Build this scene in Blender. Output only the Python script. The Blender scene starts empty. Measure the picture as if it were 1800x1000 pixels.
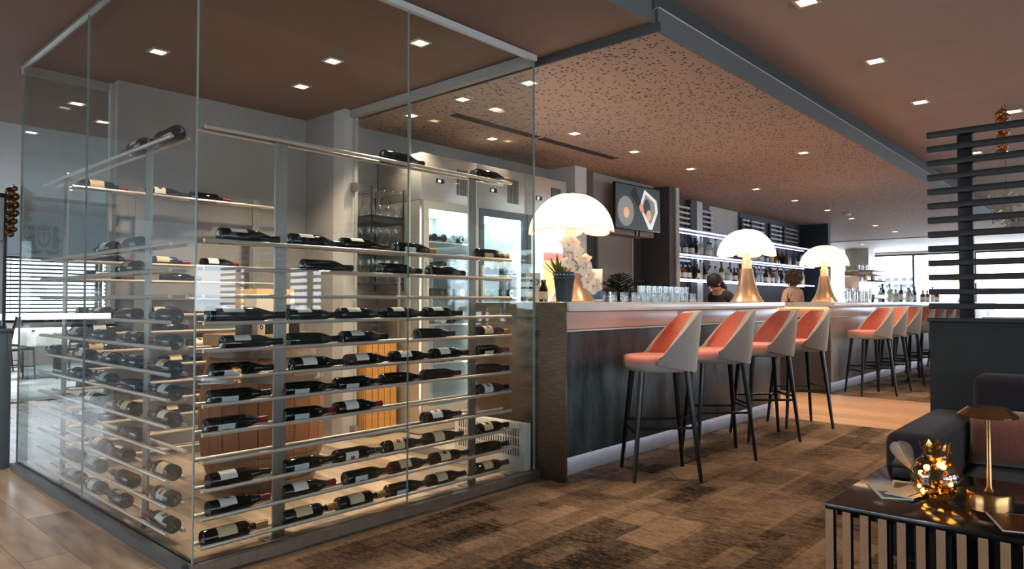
import bpy, bmesh, math, random
from mathutils import Vector, Matrix
random.seed(11)
R_ = random.Random(5)
sc = bpy.context.scene
COL = sc.collection
PI = math.pi
sin, cos, rad = math.sin, math.cos, math.radians

# ------------------------------------------------------------------ camera
cam_d = bpy.data.cameras.new('camera')
cam = bpy.data.objects.new('camera', cam_d); COL.objects.link(cam)
cam_d.sensor_width = 36.0
cam_d.lens = 1222 / 1800 * 36
cam_d.clip_start = 0.05; cam_d.clip_end = 400
_yaw, _pit = rad(42), math.atan(31 / 1222)
_F = Vector((cos(_yaw) * cos(_pit), sin(_yaw) * cos(_pit), sin(_pit)))
_R = Vector((sin(_yaw), -cos(_yaw), 0)); _U = _R.cross(_F)
cam.matrix_world = Matrix(((_R.x, _U.x, -_F.x, 0), (_R.y, _U.y, -_F.y, 0), (_R.z, _U.z, -_F.z, 1.15), (0, 0, 0, 1)))
sc.camera = cam

# ------------------------------------------------------------------ world, exposure
W = bpy.data.worlds.new('sky'); sc.world = W; W.use_nodes = True
bg = W.node_tree.nodes['Background']
bg.inputs[0].default_value = (0.80, 0.91, 1.0, 1); bg.inputs[1].default_value = 5.0
sc.view_settings.view_transform = 'Standard'; sc.view_settings.look = 'None'
sc.view_settings.gamma = 1; sc.view_settings.use_curve_mapping = False
sc.view_settings.exposure = 0.9
cy = sc.cycles
cy.max_bounces = 8; cy.diffuse_bounces = 4; cy.glossy_bounces = 4; cy.transmission_bounces = 6
cy.transparent_max_bounces = 28; cy.sample_clamp_indirect = 4; cy.caustics_reflective = False; cy.caustics_refractive = False

def portal(loc, rot, sx, sy):           # guides sampling of the sky through a window opening
    l = bpy.data.lights.new('window_portal', 'AREA'); l.shape = 'RECTANGLE'; l.size = sx; l.size_y = sy
    l.cycles.is_portal = True
    o = bpy.data.objects.new('window_portal', l); COL.objects.link(o); o.location = loc; o.rotation_euler = rot
portal((2.1, 15.2, 1.35), (-PI / 2, 0, 0), 8.8, 1.3)
portal((-0.7, -6.2, 1.5), (PI / 2, 0, 0), 9.9, 2.0)
portal((6.42, -6.2, 1.4), (PI / 2, 0, 0), 2.7, 0.9)
portal((17.85, -6.2, 1.5), (PI / 2, 0, 0), 7.3, 2.0)
portal((-6.25, 9.5, 1.5), (0, -PI / 2, 0), 2.0, 11.1)
portal((24.8, 2.0, 1.7), (0, PI / 2, 0), 2.2, 15.5)

# ------------------------------------------------------------------ materials
def lin(c):
    c = c / 255.0
    return c / 12.92 if c <= 0.04045 else ((c + 0.055) / 1.055) ** 2.4
def C(r, g, b): return (lin(r), lin(g), lin(b), 1.0)
MATS = {}
def newmat(name):
    m = bpy.data.materials.new(name); m.use_nodes = True
    nt = m.node_tree; b = nt.nodes['Principled BSDF']
    MATS[name] = m
    return m, nt, b
def N(nt, t, **kw):
    n = nt.nodes.new(t)
    for k, v in kw.items():
        if k in n.inputs.keys(): n.inputs[k].default_value = v
        else: setattr(n, k, v)
    return n
def coords(nt, scale=(1, 1, 1), world=False, rot=(0, 0, 0)):
    if world:
        g = N(nt, 'ShaderNodeNewGeometry'); src = g.outputs['Position']
    else:
        g = N(nt, 'ShaderNodeTexCoord'); src = g.outputs['Object']
    mp = N(nt, 'ShaderNodeMapping'); mp.inputs['Scale'].default_value = scale; mp.inputs['Rotation'].default_value = rot
    nt.links.new(src, mp.inputs[0]); return mp.outputs[0]
def ramp(nt, fac, stops):
    r = N(nt, 'ShaderNodeValToRGB'); e = r.color_ramp.elements
    while len(e) < len(stops): e.new(0.5)
    for i, (p, c) in enumerate(stops): e[i].position = p; e[i].color = c
    nt.links.new(fac, r.inputs[0]); return r.outputs[0]
def math_(nt, op, a, b=None, clamp=False):
    n = N(nt, 'ShaderNodeMath'); n.operation = op; n.use_clamp = clamp
    for i, v in enumerate((a, b)):
        if v is None: continue
        if isinstance(v, (int, float)): n.inputs[i].default_value = v
        else: nt.links.new(v, n.inputs[i])
    return n.outputs[0]
def mixc(nt, fac, a, b):
    n = N(nt, 'ShaderNodeMix'); n.data_type = 'RGBA'
    if isinstance(fac, (int, float)): n.inputs[0].default_value = fac
    else: nt.links.new(fac, n.inputs[0])
    for i, v in ((6, a), (7, b)):
        if isinstance(v, tuple): n.inputs[i].default_value = v
        else: nt.links.new(v, n.inputs[i])
    return n.outputs[2]
def bump(nt, b, h, strength=0.3, dist=0.01):
    n = N(nt, 'ShaderNodeBump'); n.inputs['Strength'].default_value = strength; n.inputs['Distance'].default_value = dist
    nt.links.new(h, n.inputs['Height']); nt.links.new(n.outputs[0], b.inputs['Normal'])
def mat(name, col, rough=0.5, metal=0.0, var=0.0, scale=8, stretch=(1, 1, 1), bmp=0.0, emit=None, es=0.0, spec=None, coat=0.0, sheen=0.0):
    m, nt, b = newmat(name)
    b.inputs['Base Color'].default_value = col
    b.inputs['Roughness'].default_value = rough; b.inputs['Metallic'].default_value = metal
    if spec is not None: b.inputs['Specular IOR Level'].default_value = spec
    if coat: b.inputs['Coat Weight'].default_value = coat
    if sheen: b.inputs['Sheen Weight'].default_value = sheen
    if var or bmp:
        n = N(nt, 'ShaderNodeTexNoise', Scale=scale, Detail=5.0)
        nt.links.new(coords(nt, stretch), n.inputs['Vector'])
        if var:
            lo = tuple(max(0, c * (1 - var)) for c in col[:3]) + (1,); hi = tuple(min(1, c * (1 + var)) for c in col[:3]) + (1,)
            nt.links.new(ramp(nt, n.outputs[0], [(0.3, lo), (0.7, hi)]), b.inputs['Base Color'])
        if bmp: bump(nt, b, n.outputs[0], bmp)
    if emit: b.inputs['Emission Color'].default_value = emit; b.inputs['Emission Strength'].default_value = es
    return m
def pane_mat(name, tint=(1, 1, 1, 1), base=0.045, k=1.0, rough=0.0):
    m, nt, b = newmat(name); nt.nodes.remove(b)
    out = nt.nodes['Material Output']
    lw = N(nt, 'ShaderNodeLayerWeight'); lw.inputs[0].default_value = 0.5
    p = math_(nt, 'POWER', lw.outputs['Facing'], 5.0)
    fac = math_(nt, 'ADD', math_(nt, 'MULTIPLY', p, k * (1 - base)), base, True)
    t = N(nt, 'ShaderNodeBsdfTransparent'); t.inputs[0].default_value = tint
    g = N(nt, 'ShaderNodeBsdfGlossy'); g.inputs['Roughness'].default_value = rough
    mx = N(nt, 'ShaderNodeMixShader')
    nt.links.new(fac, mx.inputs[0]); nt.links.new(t.outputs[0], mx.inputs[1]); nt.links.new(g.outputs[0], mx.inputs[2])
    nt.links.new(mx.outputs[0], out.inputs[0]); return m

pane_mat('cellar_glass', (0.93, 0.96, 0.955, 1), 0.045)
pane_mat('clear_glass', (0.92, 0.96, 0.97, 1), 0.06)
pane_mat('glass_white', (0.95, 0.97, 0.97, 1), 0.12)
pane_mat('window_glass', (0.97, 0.98, 1, 1), 0.03)
pane_mat('amber_pane', (0.95, 0.72, 0.40, 1), 0.10)
mat('bowl_light', C(255, 220, 150), 0.3, emit=C(255, 200, 120), es=6)
mat('lamp_dark_gold', C(150, 112, 70), 0.22, 0.9, 0.1, 20)
mat('glass_edge', C(150, 165, 160), 0.25)
mat('gold_glass', C(210, 150, 80), 0.15, 0.6)
mat('steel', C(165, 160, 152), 0.32, 0.9, 0.10, 40, (1, 1, 0.05), 0.0)
mat('rail_steel', C(226, 214, 204), 0.34, 0.6)
mat('brushed_panel', C(120, 106, 90), 0.36, 0.85, 0.22, 14, (0.4, 1, 6), 0.02)
mat('fridge_steel', C(206, 196, 186), 0.38, 0.55, 0.05, 30, (0.1, 1, 1))
mat('trim_white', C(196, 196, 194), 0.4)
mat('bottle_dark', C(6, 10, 9), 0.07, 0.0, spec=0.42)
mat('bottle_green', C(8, 20, 16), 0.07, 0.0, spec=0.42)
mat('bottle_brown', C(26, 18, 10), 0.08, 0.0, spec=0.6)
mat('bottle_clear', C(176, 190, 190), 0.12, 0.1)
mat('bottle_amber', C(120, 62, 24), 0.12)
mat('bottle_blue', C(60, 90, 120), 0.12)
mat('paper', C(226, 220, 208), 0.7, 0, 0.05, 60)
mat('paper_cream', C(214, 190, 150), 0.7, 0, 0.05, 60)
mat('paper_grey', C(190, 196, 200), 0.7, 0, 0.05, 60)
mat('label_red', C(150, 30, 32), 0.6)
mat('ink', C(28, 28, 30), 0.6)
mat('capsule_red', C(120, 28, 36), 0.35, 0.2)
mat('capsule_gold', C(160, 120, 70), 0.35, 0.5)
mat('capsule_black', C(14, 14, 16), 0.3)
mat('wall_grey', C(152, 147, 143), 0.8, 0, 0.05, 3)
mat('wall_pale', C(188, 184, 180), 0.75, 0, 0.04, 3)
mat('wall_dark', C(68, 68, 69), 0.7, 0, 0.08, 3)
mat('wall_teal', C(34, 52, 62), 0.7, 0, 0.08, 3)
mat('beam_shade', C(60, 66, 66), 0.7)  # darker copy of the beam grey, paints the shade in the recess
mat('beam_grey', C(92, 98, 98), 0.6, 0, 0.04, 3)
mat('black_metal', C(20, 22, 22), 0.4, 0.3)
mat('stool_leg', C(10, 13, 14), 0.32, 0.1)
mat('coral', C(206, 126, 116), 0.75, 0, 0.10, 60, sheen=0.3)
mat('stool_grey', C(150, 143, 138), 0.85, 0, 0.10, 120, sheen=0.3)
mat('piping', C(190, 180, 174), 0.7)
mat('lamp_brass', C(206, 176, 150), 0.28, 0.75, 0.03, 20)
mat('lamp_cream', C(226, 206, 176), 0.3, 0.15)
mat('counter_top', C(212, 210, 206), 0.22, 0.0, 0.05, 6)
mat('stone_band', C(176, 172, 170), 0.3, 0, 0.06, 6)
mat('plinth', C(188, 188, 192), 0.55, 0.1, 0.10, 9, (1, 1, 3))
mat('dark_wood', C(34, 34, 33), 0.45, 0, 0.2, 30, (1, 1, 0.1), 0.1)
mat('screen_black', C(13, 16, 17), 0.5, 0, 0.12, 30, (1, 0.1, 1), 0.05)
mat('low_wall', C(30, 35, 36), 0.65, 0, 0.12, 60)
mat('sofa', C(27, 21, 27), 0.9, 0, 0.12, 90, sheen=0.1)
mat('cushion', C(134, 80, 60), 0.9, 0, 0.14, 80, sheen=0.5)
mat('table_top', C(20, 22, 23), 0.12, 0.0, 0.2, 3, (1, 12, 1))
mat('bronze_bar', C(178, 138, 104), 0.45, 0.25, 0.10, 18)
mat('bowl_gold', C(176, 128, 66), 0.18, 0.85)
mat('leaf', C(92, 104, 62), 0.5, 0, 0.15, 10)
mat('leaf_dark', C(34, 46, 40), 0.5, 0, 0.2, 10)
mat('petal', C(246, 228, 206), 0.6, 0, 0.04, 10)
mat('petal_core', C(224, 186, 130), 0.6)
mat('pot_dark', C(44, 54, 60), 0.55, 0.2)
mat('box_board', C(206, 168, 120), 0.8, 0, 0.08, 12)
mat('box_white', C(226, 214, 200), 0.7)
mat('box_black', C(24, 26, 26), 0.5)
mat('crate_wood', C(214, 148, 76), 0.7, 0, 0.12, 10, (1, 1, 0.15), 0.05)
mat('heater_white', C(212, 206, 196), 0.5)
mat('slot_dark', C(40, 38, 36), 0.7)
mat('interior_white', C(214, 222, 226), 0.5)
mat('blind', C(24, 30, 34), 0.5)
mat('frame_dark', C(34, 38, 40), 0.5, 0.2)
mat('tablecloth', C(220, 224, 226), 0.8)
mat('skin', C(205, 158, 128), 0.6)
mat('hair_brown', C(74, 56, 46), 0.8, 0, 0.5, 60, bmp=0.8)
mat('hair_black', C(18, 17, 17), 0.6, 0, 0.3, 60, bmp=0.5)
mat('top_peach', C(222, 178, 150), 0.8)
mat('top_dark', C(30, 32, 36), 0.8)
mat('bauble', C(110, 84, 52), 0.22, 0.85)
mat('snowflake', C(176, 164, 140), 0.35, 0.6, 0.2, 40)
mat('gold_bead', C(190, 130, 70), 0.25, 0.85)
mat('garland_cord', C(60, 60, 60), 0.6)
mat('crest', C(108, 118, 124), 0.6)
mat('panel_pale', C(170, 182, 188), 0.6)
mat('cabinet_blue', C(84, 98, 106), 0.55, 0, 0.06, 30)
mat('tv_body', C(16, 17, 18), 0.35)
mat('marble', C(196, 186, 174), 0.35, 0, 0.35, 3, (1, 1, 0.4))
mat('building', C(236, 236, 236), 0.8)
mat('building_window', C(52, 58, 62), 0.5)
mat('lens', C(255, 226, 190), 0.3, emit=C(255, 222, 180), es=6)
mat('downlight_frame', C(206, 190, 172), 0.35, 0.4)
mat('led', C(210, 220, 255), 0.4, emit=C(190, 202, 255), es=1.1)
mat('led_white', C(240, 250, 255), 0.4, emit=C(214, 238, 255), es=30.0)
mat('led_orange', C(255, 170, 100), 0.4, emit=C(255, 150, 70), es=4.0)
mat('shelf_glass', C(206, 214, 232), 0.25)
mat('lamp_shade', C(255, 246, 230), 0.4, emit=C(255, 218, 174), es=0.95)
mat('scr_dark', C(30, 34, 36), 0.4, emit=C(40, 46, 48), es=0.6)
mat('scr_grey', C(110, 110, 110), 0.4, emit=C(120, 120, 118), es=0.45)
mat('scr_white', C(160, 160, 160), 0.4, emit=C(226, 226, 222), es=0.45)
mat('scr_tan', C(200, 150, 110), 0.4, emit=C(206, 160, 120), es=0.45)
mat('scr_skin', C(200, 120, 100), 0.4, emit=C(210, 130, 110), es=0.45)
mat('scr_pink', C(220, 90, 110), 0.5)

def plank_mat():
    m, nt, b = newmat('plank_tile')
    oi = N(nt, 'ShaderNodeObjectInfo')
    n = N(nt, 'ShaderNodeTexNoise', Scale=3.0, Detail=6.0)
    nt.links.new(coords(nt, (5, 0.8, 1), True), n.inputs['Vector'])
    f = math_(nt, 'ADD', math_(nt, 'MULTIPLY', n.outputs[0], 0.7), math_(nt, 'MULTIPLY', oi.outputs['Random'], 0.35))
    nt.links.new(ramp(nt, f, [(0.25, C(112, 96, 84)), (0.8, C(186, 164, 142))]), b.inputs['Base Color'])
    b.inputs['Roughness'].default_value = 0.24
    n2 = N(nt, 'ShaderNodeTexNoise', Scale=9.0, Detail=3.0)
    nt.links.new(coords(nt, (3, 1, 1), True), n2.inputs['Vector']); bump(nt, b, n2.outputs[0], 0.08, 0.01)
plank_mat()
def wood_floor_mat():
    m, nt, b = newmat('wood_floor')
    br = N(nt, 'ShaderNodeTexBrick'); br.offset = 0.4
    for k, v in (('Scale', 1.0), ('Mortar Size', 0.003), ('Brick Width', 1.6), ('Row Height', 0.16)): br.inputs[k].default_value = v
    br.inputs['Color1'].default_value = C(196, 152, 116); br.inputs['Color2'].default_value = C(170, 128, 96); br.inputs['Mortar'].default_value = C(110, 84, 64)
    nt.links.new(coords(nt, (1, 1, 1), True, (0, 0, PI / 2)), br.inputs['Vector'])
    n = N(nt, 'ShaderNodeTexNoise', Scale=4.0, Detail=6.0); nt.links.new(coords(nt, (9, 0.7, 1), True), n.inputs['Vector'])
    nt.links.new(mixc(nt, 0.25, br.outputs[0], ramp(nt, n.outputs[0], [(0.3, C(120, 90, 66)), (0.7, C(224, 184, 146))])), b.inputs['Base Color'])
    b.inputs['Roughness'].default_value = 0.35
wood_floor_mat()
def carpet_mat(name, lo, hi, sat=1):
    m, nt, b = newmat(name)
    def cells(sx, sy, shift, off=0.5):
        br = N(nt, 'ShaderNodeTexBrick'); br.offset = off; br.offset_frequency = 2; br.squash = 1.6; br.squash_frequency = 3
        for k, v in (('Scale', 1.0), ('Mortar Size', 0.0), ('Brick Width', sx), ('Row Height', sy), ('Bias', 0.0)): br.inputs[k].default_value = v
        br.inputs['Color1'].default_value = (0, 0, 0, 1); br.inputs['Color2'].default_value = (1, 1, 1, 1)
        c = N(nt, 'ShaderNodeMapping'); c.inputs['Location'].default_value = (shift, shift * 0.7, 0)
        nt.links.new(coords(nt, (1, 1, 1), True), c.inputs[0]); nt.links.new(c.outputs[0], br.inputs['Vector']); return br.outputs[0]
    a = cells(0.50, 0.25, 0.13); c2 = cells(0.34, 0.125, 3.3, 0.37); c3 = cells(1.0, 0.5, 7.7)
    n1 = N(nt, 'ShaderNodeTexNoise', Scale=1.7, Detail=3.0); nt.links.new(coords(nt, (1, 1, 1), True), n1.inputs['Vector'])
    n2 = N(nt, 'ShaderNodeTexNoise', Scale=22.0, Detail=6.0, Roughness=0.8); nt.links.new(coords(nt, (1.7, 0.45, 1), True), n2.inputs['Vector'])
    n3 = N(nt, 'ShaderNodeTexNoise', Scale=130.0, Detail=2.0); nt.links.new(coords(nt, (2.2, 0.3, 1), True), n3.inputs['Vector'])
    s = math_(nt, 'ADD', math_(nt, 'MULTIPLY', a, 0.34), math_(nt, 'MULTIPLY', c2, 0.24))
    s = math_(nt, 'ADD', s, math_(nt, 'MULTIPLY', c3, 0.14))
    s = math_(nt, 'ADD', s, math_(nt, 'MULTIPLY', n1.outputs[0], 0.12))
    s = math_(nt, 'ADD', s, math_(nt, 'MULTIPLY', math_(nt, 'SUBTRACT', n2.outputs[0], 0.5), 1.1))
    s = math_(nt, 'ADD', s, math_(nt, 'MULTIPLY', math_(nt, 'SUBTRACT', n3.outputs[0], 0.5), 0.8))
    mid = tuple((x * 0.6 + y * 0.4) for x, y in zip(lo, hi))
    nt.links.new(ramp(nt, s, [(0.12, lo), (0.42, mid), (0.85, hi)]), b.inputs['Base Color'])
    b.inputs['Roughness'].default_value = 0.95; b.inputs['Specular IOR Level'].default_value = 0.1
    bump(nt, b, n3.outputs[0], 0.5, 0.006)
carpet_mat('carpet', C(13, 12, 11), C(166, 136, 110))
carpet_mat('carpet_grey', C(96, 104, 108), C(160, 168, 174))
def perforated_mat():
    m, nt, b = newmat('perforated_ceiling')
    base = C(168, 142, 128)
    out = None
    for k, (sx, sy, rot) in enumerate(((15, 30, 0.25), (29, 15, 0.9), (20, 33, -0.5))):
        v = N(nt, 'ShaderNodeTexVoronoi'); v.inputs['Scale'].default_value = 1.0; v.inputs['Randomness'].default_value = 0.9
        nt.links.new(coords(nt, (sx, sy, 1), True, (0, 0, rot)), v.inputs['Vector'])
        sep = N(nt, 'ShaderNodeSeparateColor'); nt.links.new(v.outputs['Color'], sep.inputs[0])
        rad_ = math_(nt, 'MULTIPLY', math_(nt, 'GREATER_THAN', sep.outputs[k], 0.70), 0.24)
        h = math_(nt, 'LESS_THAN', v.outputs['Distance'], rad_)
        out = h if out is None else math_(nt, 'MAXIMUM', out, h)
    n = N(nt, 'ShaderNodeTexNoise', Scale=0.8, Detail=1.0); nt.links.new(coords(nt, (1, 1, 1), True), n.inputs['Vector'])
    nt.links.new(mixc(nt, out, base, C(44, 32, 28)), b.inputs['Base Color'])
    b.inputs['Roughness'].default_value = 0.75
    bump(nt, b, math_(nt, 'SUBTRACT', 1.0, out), 0.5, 0.004)
perforated_mat()
mat('ceiling_brown', C(116, 94, 82), 0.8, 0, 0.05, 2, bmp=0.05)
mat('ceiling_lounge', C(172, 152, 142), 0.8, 0, 0.05, 2, bmp=0.05)
mat('ceiling_grey', C(150, 152, 154), 0.8, 0, 0.05, 2)
mat('ceiling_white', C(212, 208, 204), 0.7)
def bar_panel_mat():
    m, nt, b = newmat('bar_panel')
    n = N(nt, 'ShaderNodeTexNoise', Scale=7.0, Detail=6.0); nt.links.new(coords(nt, (0.9, 1, 0.35)), n.inputs['Vector'])
    n2 = N(nt, 'ShaderNodeTexNoise', Scale=120.0, Detail=2.0); nt.links.new(coords(nt, (1, 1, 0.12)), n2.inputs['Vector'])
    f = math_(nt, 'ADD', n.outputs[0], math_(nt, 'MULTIPLY', math_(nt, 'SUBTRACT', n2.outputs[0], 0.5), 0.5))
    nt.links.new(ramp(nt, f, [(0.3, C(20, 31, 34)), (0.72, C(72, 86, 90))]), b.inputs['Base Color'])
    b.inputs['Roughness'].default_value = 0.42; bump(nt, b, n2.outputs[0], 0.25, 0.004)
bar_panel_mat()
mat('wood_band', C(200, 166, 152), 0.35, 0, 0.08, 10, (0.1, 1, 1))
mat('barrel_wood', C(140, 92, 62), 0.7, 0, 0.25, 9, (1, 1, 0.15), 0.2)
mat('hoop', C(120, 112, 104), 0.45, 0.8, 0.2, 10)

# ------------------------------------------------------------------ mesh helpers
class MB:
    def __init__(s): s.v = []; s.f = []; s.m = []
    def add(s, vs, fs, mi=0):
        o = len(s.v); s.v += [tuple(p) for p in vs]; s.f += [tuple(i + o for i in q) for q in fs]; s.m += [mi] * len(fs); return s
    def box(s, x0, x1, y0, y1, z0, z1, mi=0):
        vs = [(x, y, z) for z in (z0, z1) for y in (y0, y1) for x in (x0, x1)]
        return s.add(vs, [(0, 2, 3, 1), (4, 5, 7, 6), (0, 1, 5, 4), (2, 6, 7, 3), (0, 4, 6, 2), (1, 3, 7, 5)], mi)
    def lathe(s, prof, n=20, o=(0, 0, 0), axis='z', mi=0, a0=0, a1=2 * PI, capb=False, capt=False):
        full = abs(a1 - a0 - 2 * PI) < 1e-6; k = n if full else n + 1
        vs = []
        for r, h in prof:
            for i in range(k):
                a = a0 + (a1 - a0) * i / n; p = (r * cos(a), r * sin(a), h)
                if axis == 'x': p = (h, r * cos(a), r * sin(a))
                if axis == 'y': p = (r * sin(a), h, r * cos(a))
                vs.append((p[0] + o[0], p[1] + o[1], p[2] + o[2]))
        fs = []
        for j in range(len(prof) - 1):
            for i in range(n):
                i2 = (i + 1) % k
                fs.append((j * k + i, j * k + i2, (j + 1) * k + i2, (j + 1) * k + i))
        if capb: fs.append(tuple(reversed(range(k))))
        if capt: fs.append(tuple(range((len(prof) - 1) * k, len(prof) * k)))
        return s.add(vs, fs, mi)
    def tube(s, pts, r, n=8, mi=0, caps=True):
        pts = [Vector(p) for p in pts]; rs = r if isinstance(r, (list, tuple)) else [r] * len(pts)
        vs = []; up = None
        for i, p in enumerate(pts):
            d = (pts[min(i + 1, len(pts) - 1)] - pts[max(i - 1, 0)]).normalized()
            if up is None:
                up = Vector((0, 0, 1)) if abs(d.z) < 0.9 else Vector((1, 0, 0))
            a = d.cross(up).normalized(); b = a.cross(d).normalized(); up = b
            for k in range(n):
                t = 2 * PI * k / n; vs.append(p + a * (rs[i] * cos(t)) + b * (rs[i] * sin(t)))
        fs = []
        for j in range(len(pts) - 1):
            for k in range(n):
                k2 = (k + 1) % n; fs.append((j * n + k, j * n + k2, (j + 1) * n + k2, (j + 1) * n + k))
        if caps: fs.append(tuple(reversed(range(n)))); fs.append(tuple(range((len(pts) - 1) * n, len(pts) * n)))
        return s.add(vs, fs, mi)
    def prism(s, poly, h0, h1, plane='xy', mi=0):
        def P(a, b, h): return {'xy': (a, b, h), 'xz': (a, h, b), 'yz': (h, a, b)}[plane]
        n = len(poly); vs = [P(a, b, h0) for a, b in poly] + [P(a, b, h1) for a, b in poly]
        fs = [tuple(range(n)), tuple(range(2 * n - 1, n - 1, -1))] + [(i, i + n, (i + 1) % n + n, (i + 1) % n) for i in range(n)]
        return s.add(vs, fs, mi)
    def loft(s, rings, cap=True, mi=0):
        n = len(rings[0]); vs = [p for r in rings for p in r]
        fs = [(j * n + i, j * n + (i + 1) % n, (j + 1) * n + (i + 1) % n, (j + 1) * n + i) for j in range(len(rings) - 1) for i in range(n)]
        if cap: fs += [tuple(reversed(range(n))), tuple(range((len(rings) - 1) * n, len(rings) * n))]
        return s.add(vs, fs, mi)
    def ball(s, c, r, n=12, m=8, sq=(1, 1, 1), mi=0):
        prof = []
        vs = [(c[0], c[1], c[2] - r * sq[2])]
        for j in range(1, m):
            t = -PI / 2 + PI * j / m
            for i in range(n):
                a = 2 * PI * i / n; vs.append((c[0] + r * sq[0] * cos(t) * cos(a), c[1] + r * sq[1] * cos(t) * sin(a), c[2] + r * sq[2] * sin(t)))
        vs.append((c[0], c[1], c[2] + r * sq[2])); fs = []
        for i in range(n): fs.append((0, 1 + (i + 1) % n, 1 + i))
        for j in range(m - 2):
            for i in range(n):
                fs.append((1 + j * n + i, 1 + j * n + (i + 1) % n, 1 + (j + 1) * n + (i + 1) % n, 1 + (j + 1) * n + i))
        L = len(vs) - 1; b0 = 1 + (m - 2) * n
        for i in range(n): fs.append((b0 + i, b0 + (i + 1) % n, L))
        return s.add(vs, fs, mi)
    def mesh(s, name, mats, bevel=0.0, seg=2, smooth=True, ang=35, fix=True):
        me = bpy.data.meshes.new(name); me.from_pydata(s.v, [], s.f)
        for m in (mats if isinstance(mats, (list, tuple)) else [mats]): me.materials.append(MATS[m])
        me.polygons.foreach_set('material_index', s.m)
        if bevel or fix:
            bm = bmesh.new(); bm.from_mesh(me)
            if fix: bmesh.ops.recalc_face_normals(bm, faces=bm.faces)
            if bevel:
                ed = [e for e in bm.edges if len(e.link_faces) == 2 and e.calc_face_angle(0) > rad(40)]
                bmesh.ops.bevel(bm, geom=ed, offset=bevel, segments=seg, affect='EDGES', profile=0.5, clamp_overlap=True)
            bm.to_mesh(me); bm.free()
        if smooth:
            me.polygons.foreach_set('use_smooth', [True] * len(me.polygons))
            me.set_sharp_from_angle(angle=rad(ang))
        me.update(); return me
    def obj(s, name, mats, parent=None, loc=(0, 0, 0), rot=(0, 0, 0), **kw):
        return place(name, s.mesh(name, mats, **kw), parent, loc, rot)
def place(name, me, parent=None, loc=(0, 0, 0), rot=(0, 0, 0)):
    o = bpy.data.objects.new(name, me); COL.objects.link(o)
    if parent is not None: o.parent = parent
    o.location = loc; o.rotation_euler = rot; return o
def tag(o, label, cat, group=None):
    o['label'] = label; o['category'] = cat
    if group: o['group'] = group
    return o
def thing(name, label, cat, loc=(0, 0, 0), rz=0.0, group=None):
    o = bpy.data.objects.new(name, None); COL.objects.link(o); o.empty_display_size = 0.1
    o.location = loc; o.rotation_euler = (0, 0, rz); return tag(o, label, cat, group)
def struct(o, label=None):
    o['kind'] = 'structure'
    if label: o['label'] = label
    return o
def kids(o): return [c for c in COL.objects if c.parent is o]
TREE = {}
def copy_tree(o, parent=None):
    c = o.copy(); COL.objects.link(c)
    if parent is not None: c.parent = parent
    for ch in TREE.get(o.name) or TREE.setdefault(o.name, list(o.children)): copy_tree(ch, c)
    return c
ORDS = 'first second third fourth fifth sixth seventh eighth ninth tenth eleventh twelfth thirteenth fourteenth fifteenth sixteenth seventeenth eighteenth nineteenth twentieth'.split()
def ordn(i):
    if i < 20: return ORDS[i]
    tens = {2: 'twenty', 3: 'thirty', 4: 'forty'}[(i + 1) // 10]; r = (i + 1) % 10
    return {'twenty': 'twentieth', 'thirty': 'thirtieth', 'forty': 'fortieth'}[tens] if r == 0 else tens + '-' + ORDS[r - 1]
def sbox(name, m, x0, x1, y0, y1, z0, z1, parent=None, bevel=0, label=None):
    o = MB().box(x0, x1, y0, y1, z0, z1).obj(name, m, parent, bevel=bevel, smooth=bool(bevel))
    if parent is None: struct(o, label)
    return o

# ================================================================== THE SETTING
floor = sbox('floor', 'plank_tile', -6.1, 24.6, -6.1, 15.1, -0.12, -0.012, label='pale wood-look tiled floor laid in long planks')
_pm = MB().box(-0.0965, 0.0965, -0.598, 0.598, -0.012, 0).mesh('floor_tile', 'plank_tile', smooth=False)
for ci in range(-9, 13):
    xc = 1.138 + ci * 0.195
    if xc > 3.48: continue
    y = 1.4 + ((ci * 0.72) % 1.2)
    while y < 9.6:
        if xc < 1.25 or y - 0.6 > 2.9:
            place('floor_tile', _pm, floor, (xc, y, 0))
        elif y + 0.6 > 3.05:
            L = y + 0.598 - 2.98
            MB().box(-0.0965, 0.0965, 0, L, -0.012, 0).obj('floor_tile', 'plank_tile', floor, (xc, 2.98, 0), smooth=False)
        y += 1.2
sbox('floor_carpet', 'carpet', 1.29, 6.98, -6.05, 2.86, -0.012, 0.0, label='brown and black patchwork carpet in front of the bar')
sbox('floor_carpet_far', 'carpet', 9.12, 24.5, -6.05, 10.0, -0.012, 0.0, label='brown patchwork carpet beyond the wooden passage')
sbox('floor_wood', 'wood_floor', 6.98, 9.12, -6.05, 5.2, -0.012, 0.0, label='pale wooden strip of floor between the two bars')
sbox('floor_restaurant', 'carpet_grey', -6.05, 8.0, 9.6, 15.0, -0.012, 0.002, label='blue grey carpet of the dining room')

sbox('ceiling', 'ceiling_lounge', -6.1, 24.6, -6.1, 15.1, 3.02, 3.15, label='mauve brown plaster ceiling above the lounge')
sbox('ceiling_cellar', 'ceiling_brown', -6.0, 3.6, 2.13, 7.7, 2.8, 3.019, label='dark brown ceiling above the wine cellar')
sbox('ceiling_restaurant', 'ceiling_grey', -6.0, 8.0, 7.7, 15.0, 2.8, 3.019, label='grey ceiling of the dining room')
sbox('ceiling_bar', 'perforated_ceiling', 3.6, 19.5, 2.1, 5.4, 2.76, 2.893, label='copper coloured perforated ceiling above the bar')
sbox('ceiling_bar_far', 'perforated_ceiling', 15.0, 19.5, 5.4, 10.0, 2.76, 3.0)
sbox('ceiling_window_bay', 'ceiling_white', 19.5, 24.5, -6.0, 10.0, 2.74, 3.0, label='white ceiling in front of the far windows')
sbox('trim_1', 'beam_grey', 3.6, 19.5, 2.08, 2.1, 2.755, 2.885, label='grey edge beam along the bar ceiling')
sbox('trim_2', 'trim_white', 3.6, 19.5, 2.07, 2.1, 2.885, 2.893, label='thin pale lip on top of the edge beam')
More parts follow.
